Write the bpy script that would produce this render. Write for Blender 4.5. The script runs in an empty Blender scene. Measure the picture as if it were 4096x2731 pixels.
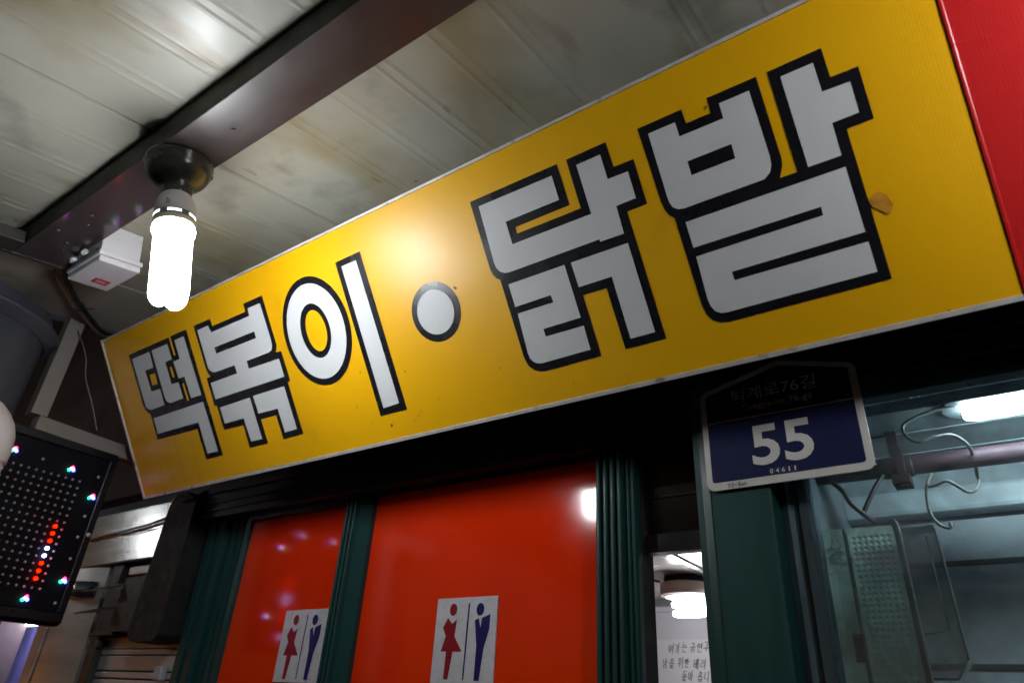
import bpy, bmesh, math, random
from mathutils import Vector, Matrix
from mathutils.geometry import tessellate_polygon
R = math.radians
rng = random.Random(7)
S = bpy.context.scene
COL = S.collection

# ------------------------------------------------------------------ camera
CAM = Vector((0.0, 0.0, 1.6))
cd = bpy.data.cameras.new("camera")
cd.sensor_width = 36.0
cd.lens = 24.0
cd.clip_start = 0.02
cd.clip_end = 500.0
cd.dof.use_dof = True
cd.dof.focus_distance = 1.55
cd.dof.aperture_fstop = 3.2
cam = bpy.data.objects.new("camera", cd)
COL.objects.link(cam)
c_right = Vector((0.81524835, 0.57656755, 0.05422167))
c_up = Vector((0.24176542, -0.42393149, 0.87282964))
c_fwd = Vector((-0.52623152, 0.698464, 0.48500354))
m = Matrix((c_right, c_up, -c_fwd)).transposed().to_4x4()
m.translation = CAM
cam.matrix_world = m
S.camera = cam

# ------------------------------------------------------------------ night sky (no sun: the photograph is taken at night)
W = bpy.data.worlds.new("World")
S.world = W
W.use_nodes = True
nt = W.node_tree
nt.nodes.clear()
sky = nt.nodes.new("ShaderNodeTexSky")
sky.sky_type = 'NISHITA'
sky.sun_disc = False
sky.sun_elevation = R(-2.0)
sky.sun_rotation = R(200)
bg = nt.nodes.new("ShaderNodeBackground")
bg.inputs["Strength"].default_value = 0.15
wo = nt.nodes.new("ShaderNodeOutputWorld")
nt.links.new(sky.outputs[0], bg.inputs[0])
nt.links.new(bg.outputs[0], wo.inputs[0])

S.view_settings.view_transform = 'Standard'
S.view_settings.look = 'None'
S.view_settings.exposure = 0.0
S.view_settings.gamma = 1.0
S.view_settings.use_curve_mapping = False
S.render.engine = 'CYCLES'
S.cycles.use_denoising = True
S.cycles.max_bounces = 6
S.cycles.diffuse_bounces = 3
S.cycles.glossy_bounces = 3
S.cycles.transmission_bounces = 6
S.cycles.transparent_max_bounces = 8
S.cycles.caustics_reflective = False
S.cycles.caustics_refractive = False
S.cycles.sample_clamp_indirect = 4.0
S.cycles.use_light_tree = True

BULB_L = 80.0        # radiance of the street bulb tubes
STALL_L = 105.0       # next bulb on the same beam, out of the picture to the right
ROOM_L = 60.0        # bulb inside the restroom
TUBE_L = 64.0         # tube behind the glass on the right

# ------------------------------------------------------------------ helpers
def link(o, parent=None):
    COL.objects.link(o)
    if parent is not None:
        o.parent = parent
    return o

def tag(o, label=None, cat=None, group=None, kind=None):
    if label: o["label"] = label
    if cat: o["category"] = cat
    if group: o["group"] = group
    if kind: o["kind"] = kind
    return o

def empty(name, loc=(0, 0, 0), rot=(0, 0, 0), label=None, cat=None, group=None, kind=None):
    o = bpy.data.objects.new(name, None)
    o.empty_display_size = 0.05
    COL.objects.link(o)
    o.location = loc
    o.rotation_euler = rot
    return tag(o, label, cat, group, kind)

class MB:
    """collects shapes and links them as one mesh object"""
    def __init__(s):
        s.v = []; s.f = []; s.sm = []
    def add(s, vs, fs, smooth=False):
        b = len(s.v)
        s.v += [tuple(v) for v in vs]
        for f in fs:
            s.f.append([b + i for i in f]); s.sm.append(smooth)
        return s
    def box(s, x0, x1, y0, y1, z0, z1):
        vs = [(x, y, z) for x in (x0, x1) for y in (y0, y1) for z in (z0, z1)]
        return s.add(vs, [(0, 1, 3, 2), (4, 6, 7, 5), (0, 4, 5, 1), (2, 3, 7, 6), (0, 2, 6, 4), (1, 5, 7, 3)])
    def lathe(s, prof, seg=24, mat=None, smooth=True, cap=True):
        """profile of (radius, height) about local z"""
        n = len(prof); vs = []; fs = []
        for i in range(seg):
            a = 2 * math.pi * i / seg
            for r, h in prof:
                vs.append((r * math.cos(a), r * math.sin(a), h))
        for i in range(seg):
            j = (i + 1) % seg
            for k in range(n - 1):
                fs.append((i * n + k, j * n + k, j * n + k + 1, i * n + k + 1))
        if cap:
            fs.append([i * n for i in range(seg)][::-1])
            fs.append([i * n + n - 1 for i in range(seg)])
        if mat is not None:
            vs = [tuple(mat @ Vector(v)) for v in vs]
        return s.add(vs, fs, smooth)
    def tube(s, pts, r, seg=8, smooth=True, cap=True):
        pts = [Vector(p) for p in pts]; n = len(pts)
        rr = r if isinstance(r, (list, tuple)) else [r] * n
        t0 = (pts[1] - pts[0]).normalized()
        up = Vector((0, 0, 1)) if abs(t0.z) < .9 else Vector((1, 0, 0))
        nrm = (up - t0 * up.dot(t0)).normalized()
        vs = []; fs = []
        for i, p in enumerate(pts):
            t = (pts[min(i + 1, n - 1)] - pts[max(i - 1, 0)]).normalized()
            nrm = (nrm - t * nrm.dot(t)).normalized()
            b = t.cross(nrm)
            for k in range(seg):
                a = 2 * math.pi * k / seg
                vs.append(p + (nrm * math.cos(a) + b * math.sin(a)) * rr[i])
        for i in range(n - 1):
            for k in range(seg):
                l = (k + 1) % seg
                fs.append((i * seg + k, i * seg + l, (i + 1) * seg + l, (i + 1) * seg + k))
        if cap:
            fs.append(list(range(seg))[::-1]); fs.append([(n - 1) * seg + k for k in range(seg)])
        return s.add(vs, fs, smooth)
    def prism(s, poly, z0, z1, swap=None, smooth=False):
        """2-D outline extruded along local z (or remapped by swap)"""
        n = len(poly)
        vs = [(x, y, z0) for x, y in poly] + [(x, y, z1) for x, y in poly]
        tri = tessellate_polygon([[Vector((x, y, 0)) for x, y in poly]])
        fs = [tuple(t) for t in tri] + [tuple(i + n for i in t) for t in tri]
        fs += [(i, (i + 1) % n, n + (i + 1) % n, n + i) for i in range(n)]
        if swap: vs = [swap(v) for v in vs]
        return s.add(vs, fs, smooth)
    def flat(s, poly, z, hole=None):
        loops = [[Vector((x, y, 0)) for x, y in poly]]
        if hole: loops.append([Vector((x, y, 0)) for x, y in hole])
        vs = [(v.x, v.y, z) for l in loops for v in l]
        return s.add(vs, [tuple(t) for t in tessellate_polygon(loops)])
    def ball(s, c, r, seg=8, rings=5, sq=(1, 1, 1)):
        prof = [(max(1e-5, math.sin(math.pi * i / rings)) * r, -math.cos(math.pi * i / rings) * r) for i in range(rings + 1)]
        M = Matrix.Translation(Vector(c)) @ Matrix.Diagonal((*sq, 1))
        return s.lathe(prof, seg, M, True, False)
    def build(s, name, mat, parent=None, bevel=0, seg=2, loc=None, rot=None):
        me = bpy.data.meshes.new(name)
        me.from_pydata(s.v, [], s.f)
        bm = bmesh.new(); bm.from_mesh(me)
        for f, sm in zip(bm.faces, s.sm): f.smooth = sm
        bmesh.ops.recalc_face_normals(bm, faces=bm.faces)
        bm.to_mesh(me); bm.free()
        me.materials.append(mat)
        o = bpy.data.objects.new(name, me)
        link(o, parent)
        if loc is not None: o.location = loc
        if rot is not None: o.rotation_euler = rot
        if bevel:
            md = o.modifiers.new("edge", 'BEVEL'); md.width = bevel; md.segments = seg; md.limit_method = 'ANGLE'; md.angle_limit = R(40)
            md.harden_normals = False
        return o

def ell_pts(c, n=56):
    return [(c[0] + c[2] * math.cos(2 * math.pi * i / n), c[1] + c[3] * math.sin(2 * math.pi * i / n)) for i in range(n)]

def rrect(x0, x1, y0, y1, r, n=6):
    out = []
    for cx, cy, a0 in ((x1 - r, y1 - r, 0), (x0 + r, y1 - r, 90), (x0 + r, y0 + r, 180), (x1 - r, y0 + r, 270)):
        for i in range(n + 1):
            a = R(a0 + 90 * i / n); out.append((cx + r * math.cos(a), cy + r * math.sin(a)))
    return out

def smooth_path(pts, n=8):
    P = [Vector(p) for p in pts]; out = []
    for i in range(len(P) - 1):
        a = P[max(i - 1, 0)]; b = P[i]; c = P[i + 1]; d = P[min(i + 2, len(P) - 1)]
        for k in range(n):
            t = k / n
            out.append(0.5 * ((2 * b) + (c - a) * t + (2 * a - 5 * b + 4 * c - d) * t * t + (3 * b - a - 3 * c + d) * t ** 3))
    out.append(P[-1]); return out

def copy_tree(o, parent=None):
    c = o.copy(); COL.objects.link(c); c.parent = parent
    for ch in list(o.children): copy_tree(ch, c)
    return c

# ------------------------------------------------------------------ materials
def newmat(name):
    m = bpy.data.materials.new(name); m.use_nodes = True
    n = m.node_tree; n.nodes.clear()
    out = n.nodes.new("ShaderNodeOutputMaterial")
    return m, n, out

def pbr(name, base, rough=.5, metal=0., spec=.5, var=.12, vscale=6., stretch=(1, 1, 1), rvar=.1, bump=0., bscale=120.,
        dirt=None, dscale=9., dlo=.55, dhi=.75, dstretch=(1, 1, 1), specks=None, spscale=60., splo=.72, coat=0., wave=None, wbump=.1, aniso=0., coat_rough=.1, trans=0.):
    m, n, out = newmat(name)
    L = n.links
    b = n.nodes.new("ShaderNodeBsdfPrincipled")
    L.new(b.outputs[0], out.inputs[0])
    tc = n.nodes.new("ShaderNodeTexCoord")
    def noise(sc, st, det=5., off=0.):
        mp = n.nodes.new("ShaderNodeMapping"); mp.inputs["Scale"].default_value = st; mp.inputs["Location"].default_value = (off, off * .7, off * 1.3)
        L.new(tc.outputs["Object"], mp.inputs[0])
        t = n.nodes.new("ShaderNodeTexNoise"); t.inputs["Scale"].default_value = sc; t.inputs["Detail"].default_value = det
        L.new(mp.outputs[0], t.inputs["Vector"]); return t.outputs["Fac"]
    def ramp(src, lo, hi, a=0., c=1.):
        r = n.nodes.new("ShaderNodeMapRange"); r.inputs[1].default_value = lo; r.inputs[2].default_value = hi
        r.inputs[3].default_value = a; r.inputs[4].default_value = c
        L.new(src, r.inputs[0]); return r.outputs[0]
    def mix(fac, a, c):
        x = n.nodes.new("ShaderNodeMix"); x.data_type = 'RGBA'
        L.new(fac, x.inputs[0])
        for v, i in ((a, 6), (c, 7)):
            if isinstance(v, tuple): x.inputs[i].default_value = (*v, 1)
            else: L.new(v, x.inputs[i])
        return x.outputs[2]
    base = tuple(base)
    col = mix(ramp(noise(vscale, stretch), .3, .7), tuple(c * (1 - var) for c in base), tuple(min(1, c * (1 + var)) for c in base))
    if dirt:
        d = dirt if isinstance(dirt, list) else [(dirt, dscale, dstretch, dlo, dhi)]
        for i, (dc, ds, dst, lo, hi) in enumerate(d):
            col = mix(ramp(noise(ds, dst, 5., 3.1 + i), lo, hi), col, tuple(dc))
    if specks:
        col = mix(ramp(noise(spscale, (1, 1, 1), 2., 7.7), splo, splo + .03), col, tuple(specks))
    L.new(col, b.inputs["Base Color"])
    rr = ramp(noise(vscale * 3, stretch, 4., 1.7), .3, .7, max(.02, rough - rvar), min(1, rough + rvar))
    L.new(rr, b.inputs["Roughness"])
    b.inputs["Metallic"].default_value = metal
    b.inputs["Specular IOR Level"].default_value = spec
    b.inputs["Coat Weight"].default_value = coat
    b.inputs["Coat Roughness"].default_value = coat_rough
    if aniso:
        b.inputs["Anisotropic"].default_value = aniso
        b.inputs["Anisotropic Rotation"].default_value = .25
        tg = n.nodes.new("ShaderNodeTangent"); tg.direction_type = 'RADIAL'; tg.axis = 'Z'
        L.new(tg.outputs[0], b.inputs["Tangent"])
    if trans:
        tl_ = n.nodes.new("ShaderNodeBsdfTranslucent"); ms = n.nodes.new("ShaderNodeMixShader"); ms.inputs[0].default_value = trans
        L.new(col, tl_.inputs[0]); L.new(b.outputs[0], ms.inputs[1]); L.new(tl_.outputs[0], ms.inputs[2]); L.new(ms.outputs[0], out.inputs[0])
    last = None
    if bump:
        bp = n.nodes.new("ShaderNodeBump"); bp.inputs["Strength"].default_value = bump; bp.inputs["Distance"].default_value = .002
        L.new(noise(bscale, stretch, 4., 5.), bp.inputs["Height"]); last = bp.outputs[0]
    if wave:
        sc, ax = wave
        wv = n.nodes.new("ShaderNodeTexWave"); wv.wave_type = 'BANDS'; wv.bands_direction = ax
        wv.inputs["Scale"].default_value = sc; wv.inputs["Distortion"].default_value = .3
        L.new(tc.outputs["Object"], wv.inputs["Vector"])
        bp = n.nodes.new("ShaderNodeBump"); bp.inputs["Strength"].default_value = wbump; bp.inputs["Distance"].default_value = .0006
        L.new(wv.outputs["Fac"], bp.inputs["Height"])
        if last is not None: L.new(last, bp.inputs["Normal"])
        last = bp.outputs[0]
    if last is not None: L.new(last, b.inputs["Normal"])
    return m

def emit(name, col, strength):
    m, n, out = newmat(name)
    e = n.nodes.new("ShaderNodeEmission"); e.inputs[0].default_value = (*col, 1); e.inputs[1].default_value = strength
    n.links.new(e.outputs[0], out.inputs[0]); return m

def glass(name, tint, film=(.5, .5, .5), film_amt=.1, rough=.02, scale=4.):
    """window glass: clear body, mirror reflection by angle, and a thin uneven film of grime"""
    m, n, out = newmat(name); L = n.links
    tr = n.nodes.new("ShaderNodeBsdfTransparent"); tr.inputs[0].default_value = (*tint, 1)
    gl = n.nodes.new("ShaderNodeBsdfGlossy"); gl.inputs["Roughness"].default_value = rough
    df = n.nodes.new("ShaderNodeBsdfDiffuse"); df.inputs[0].default_value = (*film, 1)
    fr = n.nodes.new("ShaderNodeFresnel"); fr.inputs[0].default_value = 1.5
    tc = n.nodes.new("ShaderNodeTexCoord"); nz = n.nodes.new("ShaderNodeTexNoise"); nz.inputs["Scale"].default_value = scale; nz.inputs["Detail"].default_value = 8
    nz.inputs["Distortion"].default_value = 1.2
    L.new(tc.outputs["Object"], nz.inputs["Vector"])
    mr = n.nodes.new("ShaderNodeMapRange"); mr.inputs[1].default_value = .42; mr.inputs[2].default_value = .7; mr.inputs[3].default_value = film_amt * .25; mr.inputs[4].default_value = film_amt * 1.6
    L.new(nz.outputs[0], mr.inputs[0])
    m1 = n.nodes.new("ShaderNodeMixShader"); m2 = n.nodes.new("ShaderNodeMixShader")
    L.new(mr.outputs[0], m1.inputs[0]); L.new(tr.outputs[0], m1.inputs[1]); L.new(df.outputs[0], m1.inputs[2])
    L.new(fr.outputs[0], m2.inputs[0]); L.new(m1.outputs[0], m2.inputs[1]); L.new(gl.outputs[0], m2.inputs[2])
    L.new(m2.outputs[0], out.inputs[0]); return m

M = {}
M['ground'] = pbr("asphalt", (.05, .05, .05), .85, bump=.4, bscale=60)
M['ceiling'] = pbr("canopy_sheet", (.375, .365, .305), .43, spec=.4, var=.09, vscale=3, rvar=.08, bump=.06, bscale=14,
    dirt=[((.27, .225, .13), 2.6, (1.3, .8, 1), .50, .70), ((.20, .13, .055), 4.5, (1.9, .6, 1), .60, .80), ((.16, .10, .045), 15., (1.8, .5, 1), .68, .80), ((.14, .14, .12), 5., (1, 1, 1), .58, .80)],
    specks=(.10, .085, .06), spscale=24, splo=.755)
M['beam'] = pbr("brown_paint", (.030, .019, .018), .38, spec=.8, var=.15, vscale=5, rvar=.06, bump=.05, bscale=30,
    dirt=[((.06, .045, .045), 6., (.4, 2., 1), .60, .85)], specks=(.02, .015, .015), spscale=40, splo=.76, coat=.55, coat_rough=.09)
M['beam_dark'] = pbr("dark_primer", (.030, .026, .020), .55, var=.2, vscale=8, bump=.1)
M['yellow'] = pbr("yellow_sign_sheet", (.84, .435, .002), .37, spec=.42, var=.03, vscale=2, rvar=.03,
    dirt=[((.42, .23, .01), 2.6, (1, 1, 1), .66, .9)], specks=(.10, .05, .01), spscale=34, splo=.775, wave=(62., 'X'), wbump=.12)
M['red_sign'] = pbr("red_sign_sheet", (.55, .016, .016), .28, spec=.4, var=.04, vscale=2, rvar=.03, wave=(62., 'X'), wbump=.12)
M['vinyl_black'] = pbr("black_vinyl", (.009, .009, .012), .28, spec=.5, var=.1, rvar=.04, wave=(62., 'X'), wbump=.12)
M['vinyl_white'] = pbr("white_vinyl", (.63, .64, .65), .36, spec=.18, var=.02, vscale=3, rvar=.04, specks=(.2, .18, .16), spscale=45, splo=.785, wave=(62., 'X'), wbump=.12)
M['scuff'] = pbr("scuff_dirt", (.16, .08, .02), .6, var=.3, vscale=60)
M['digit_box'] = pbr("digit_box_line", (.16, .15, .24), .5)
M['residue'] = pbr("tape_residue", (.55, .24, .02), .45, var=.35, vscale=40, bump=.5, bscale=90)
M['trim'] = pbr("aluminium_trim", (.62, .59, .54), .45, metal=.2, var=.12, vscale=30, dirt=(.25, .20, .15), dscale=25, dlo=.6, dhi=.72)
M['black_body'] = pbr("sign_case_black", (.010, .010, .010), .7, var=.2)
M['green'] = pbr("green_aluminium", (.009, .050, .048), .42, spec=.32, var=.12, vscale=9, stretch=(3, 3, .4), rvar=.08, specks=(.10, .11, .11), spscale=55, splo=.78, bump=.04, bscale=80)
M['green_dark'] = pbr("green_aluminium_dull", (.008, .024, .024), .55, var=.2, vscale=9)
M['red_panel'] = pbr("red_orange_film", (.84, .033, .0015), .10, spec=.5, var=.06, vscale=3.5, rvar=.035, bump=.02, bscale=16, specks=(.55, .05, .02), spscale=70, splo=.74)
M['picto_white'] = pbr("white_acrylic", (.62, .62, .66), .3, var=.05, vscale=14, specks=(.40, .38, .36), spscale=60, splo=.74)
M['picto_red'] = pbr("crimson_film", (.28, .008, .018), .35, var=.03)
M['picto_blue'] = pbr("navy_film", (.010, .008, .12), .35, var=.03)
M['plate_white'] = pbr("plate_white", (.56, .55, .51), .42, var=.05, vscale=12, dirt=(.40, .32, .18), dscale=10, dlo=.66, dhi=.85)
M['plate_navy'] = pbr("plate_navy", (.006, .009, .055), .55, spec=.25, var=.08, vscale=9, specks=(.2, .2, .22), spscale=70, splo=.80)
M['ink'] = pbr("marker_ink", (.012, .012, .016), .6)
M['ink_grey'] = pbr("pen_ink", (.020, .020, .030), .6, var=.3, vscale=50)
M['lamp_base'] = pbr("grimy_black_porcelain", (.034, .038, .032), .24, spec=.6, var=.2, vscale=12, rvar=.06, dirt=(.045, .045, .034), dscale=9, dlo=.58, dhi=.85, bump=.05, bscale=40)
M['lamp_plastic'] = pbr("bulb_plastic", (.80, .80, .82), .38, var=.03)
M['lamp_ring'] = pbr("bulb_ring", (.16, .18, .19), .4)
M['lamp_cream'] = pbr("bulb_cream", (.70, .66, .52), .4)
M['tube'] = emit("bulb_tube_lit", (.93, .97, 1.0), BULB_L)
M['tube_slot'] = emit("bulb_slot_lit", (.90, .97, 1.0), 2.2)
M['box_white'] = pbr("white_plastic", (.56, .55, .58), .36, var=.04, vscale=10)
M['sticker'] = pbr("red_sticker", (.45, .02, .04), .45, var=.08)
M['sticker_print'] = pbr("pink_print", (.62, .22, .24), .45)
M['cable_black'] = pbr("cable_black", (.012, .012, .014), .45)
M['cable_tan'] = pbr("cable_tan", (.16, .105, .065), .5, var=.2, vscale=30)
M['wire_grey'] = pbr("wire_grey", (.16, .16, .16), .5)
M['duct'] = pbr("grey_duct", (.085, .095, .125), .42, metal=.3, var=.18, vscale=4, stretch=(1, 1, .3))
M['post_paint'] = pbr("beige_paint", (.22, .195, .18), .55, var=.08, vscale=8, dirt=(.17, .13, .10), dscale=6, dlo=.62, dhi=.8)
M['pvc'] = pbr("grey_white_pvc", (.55, .52, .50), .36, var=.06, vscale=9, specks=(.12, .10, .09), spscale=30, splo=.74, dirt=(.30, .25, .2), dscale=6, dlo=.6, dhi=.85)
M['led_case'] = pbr("led_case_black", (.005, .006, .010), .36, spec=.3, var=.15)
M['led_face'] = pbr("led_face_black", (.003, .003, .006), .6, spec=.12, var=.1)
M['led_off'] = pbr("led_lens_off", (.50, .40, .40), .2, spec=.8, var=.2)
M['led_red'] = emit("led_red", (1.0, .0045, .0), 13.)
M['led_blue'] = emit("led_blue_white", (.40, .46, 1.0), 22.)
M['led_core'] = emit("led_white", (.62, .80, 1.0), 12.)
M['led_r'] = emit("led_rgb_red", (1.0, .02, .10), 14.)
M['led_g'] = emit("led_rgb_green", (.01, 1.0, .35), 9.)
M['led_b'] = emit("led_rgb_blue", (.05, .06, 1.0), 20.)
M['steel'] = pbr("stainless", (.55, .54, .54), .24, metal=1., var=.06, vscale=5, stretch=(.15, 1, 3), rvar=.04, aniso=.85)
M['steel_dull'] = pbr("stainless_dull", (.62, .60, .60), .45, metal=.7, var=.15, vscale=6, stretch=(.2, 1, 3))
M['shutter'] = pbr("shutter_slat_metal", (.66, .62, .62), .42, metal=.35, var=.08, vscale=5, stretch=(.2, 1, 2))
M['dark_metal'] = pbr("dark_metal", (.030, .029, .029), .5, var=.25, vscale=9, bump=.1)
M['vent_metal'] = pbr("vent_metal", (.075, .072, .065), .5, metal=.3, var=.2, vscale=12)
M['cover'] = pbr("grimy_cover", (.008, .009, .008), .7, var=.4, vscale=10, bump=.3, bscale=20, dirt=(.07, .012, .008), dscale=5, dlo=.66, dhi=.74)
M['wall'] = pbr("dark_render", (.085, .060, .050), .85, var=.25, vscale=4, bump=.4, bscale=30)
M['wall_green'] = pbr("dark_green_board", (.020, .032, .030), .7, var=.2)
M['violet'] = pbr("wall_violet_light", (.34, .32, .72), .5, var=.15, vscale=6)  # violet of the shop's lighting put into the wall colour
M['tube_violet'] = emit("shop_tube_lit", (.74, .76, 1.0), 60.)
M['transom'] = pbr("brown_board", (.060, .022, .016), .45, var=.25, vscale=3, stretch=(.3, 1, 3))
M['transom_glass'] = pbr("dark_transom_glass", (.012, .007, .006), .035, spec=.5, var=.2, rvar=.01)
M['transom_dark'] = pbr("dark_rail", (.012, .009, .009), .6, spec=.2)
M['room_wall'] = pbr("room_wall_white", (.62, .62, .66), .5, var=.05, vscale=3)
M['room_ceiling'] = pbr("room_ceiling_sheet", (.55, .53, .50), .24, var=.12, vscale=5)
M['room_trim'] = pbr("room_trim_grey", (.28, .30, .33), .3, metal=.5)
M['room_lamp'] = pbr("lamp_base_beige", (.48, .42, .36), .5)
M['room_tube'] = emit("room_bulb_lit", (.97, .97, 1.0), ROOM_L)
M['paper'] = pbr("paper", (.72, .72, .75), .7, var=.02)
M['booth_ceiling'] = pbr("booth_ceiling_sheet", (.30, .36, .38), .42, var=.18, vscale=4, dirt=(.10, .13, .13), dscale=5, dlo=.58, dhi=.75)
M['booth_wall'] = pbr("booth_wall_panel", (.25, .28, .30), .45, var=.2, vscale=4, dirt=(.09, .09, .09), dscale=6, dlo=.58, dhi=.75)
M['booth_strip'] = pbr("booth_light_moulding", (.46, .54, .57), .4, var=.12, vscale=3, stretch=(.4, 1, 4))
M['groove'] = pbr("joint_dark", (.010, .010, .010), .7)
M['pipe'] = pbr("rusty_purple_pipe", (.070, .034, .046), .55, var=.35, vscale=14, stretch=(.5, 1, 1), bump=.5, bscale=60, dirt=(.15, .085, .11), dscale=14, dlo=.58, dhi=.78)
M['clamp'] = pbr("pipe_clamp", (.035, .020, .022), .55, var=.3, vscale=20)
M['cable_white'] = pbr("dirty_white_cable", (.26, .27, .25), .5, var=.15, vscale=20, dirt=(.07, .07, .06), dscale=40, dlo=.58, dhi=.7)
M['booth_tube'] = emit("booth_tube_lit", (.80, .94, 1.0), TUBE_L)
M['booth_fixture'] = pbr("tube_fixture_speckled", (.20, .25, .27), .35, var=.15, specks=(.5, .6, .65), spscale=190, splo=.64)
M['bumpy'] = pbr("pale_green_plastic", (.44, .56, .48), .30, trans=.7, spec=.5, var=.15, vscale=12, dirt=(.14, .17, .13), dscale=8, dlo=.55, dhi=.8)
M['acrylic'] = glass("grimy_clear_plastic", (.82, .86, .86), (.26, .29, .29), .34, .08, 14.)
M['acrylic_rim'] = pbr("acrylic_edge", (.16, .20, .21), .22, spec=.7)
M['pane'] = glass("window_pane", (.86, .93, .94), (.24, .27, .29), .20, .015, 7.)
M['frame_blue'] = pbr("window_frame_metal", (.10, .15, .18), .34, metal=.5, var=.2, vscale=10, stretch=(3, 3, .3))
LETTER_BLACK=[[(0.1306, 0.4671), (0.3752, 0.467), (0.3801, 0.4679), (0.3901, 0.4678), (0.4664, 0.4678), (0.4793, 0.0685), (0.3917, 0.0682), (0.3888, 0.1667), (0.1641, 0.1709), (0.162, 0.2571), (0.1483, 0.2669), (0.1387, 0.2795), (0.1347, 0.2994)], [(0.5071, 0.4677), (0.5926, 0.4674), (0.5948, 0.4443), (0.7547, 0.4445), (0.7533, 0.4681), (0.8393, 0.468), (0.842, 0.3392), (0.8423, 0.3248), (0.833, 0.3062), (0.8549, 0.3041), (0.8579, 0.2184), (0.8467, 0.2177), (0.8518, 0.0693), (0.7665, 0.0681), (0.7628, 0.1394), (0.695, 0.1402), (0.697, 0.0692), (0.6118, 0.0687), (0.6114, 0.1379), (0.5172, 0.1406), (0.5135, 0.2172), (0.5026, 0.2184), (0.5015, 0.305), (0.5231, 0.3055), (0.5159, 0.3151), (0.5099, 0.3311)], [(1.1373, 0.4681), (1.2271, 0.4691), (1.2369, 0.063), (1.1469, 0.0632)], [(1.5742, 0.469), (1.7984, 0.4677), (1.8006, 0.3802), (1.667, 0.3799), (1.6668, 0.3656), (1.8225, 0.3656), (1.8204, 0.4679), (1.9098, 0.4681), (1.9119, 0.4172), (1.9538, 0.4161), (1.9552, 0.3266), (1.9135, 0.3262), (1.918, 0.0702), (1.8315, 0.0704), (1.8284, 0.1974), (1.7745, 0.1984), (1.7768, 0.0697), (1.6407, 0.0681), (1.6293, 0.0699), (1.6155, 0.0762), (1.6054, 0.0872), (1.6012, 0.0992), (1.5991, 0.1124), (1.5948, 0.2853), (1.587, 0.2904), (1.5808, 0.3003), (1.5775, 0.3145)], [(1.9769, 0.4665), (2.0647, 0.466), (2.066, 0.4389), (2.112, 0.4389), (2.1125, 0.4662), (2.1998, 0.4653), (2.2022, 0.3359), (2.2027, 0.3197), (2.2007, 0.3062), (2.1915, 0.2873), (2.2202, 0.2869), (2.2183, 0.4649), (2.3057, 0.4651), (2.3067, 0.4145), (2.3486, 0.4136), (2.3492, 0.3259), (2.3084, 0.3255), (2.31, 0.0717), (2.0401, 0.0709), (2.0259, 0.0736), (2.0145, 0.08), (2.0057, 0.0932), (2.0018, 0.1116), (1.998, 0.2831), (1.9895, 0.2919), (1.9844, 0.3043), (1.9819, 0.3201)]]
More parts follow.
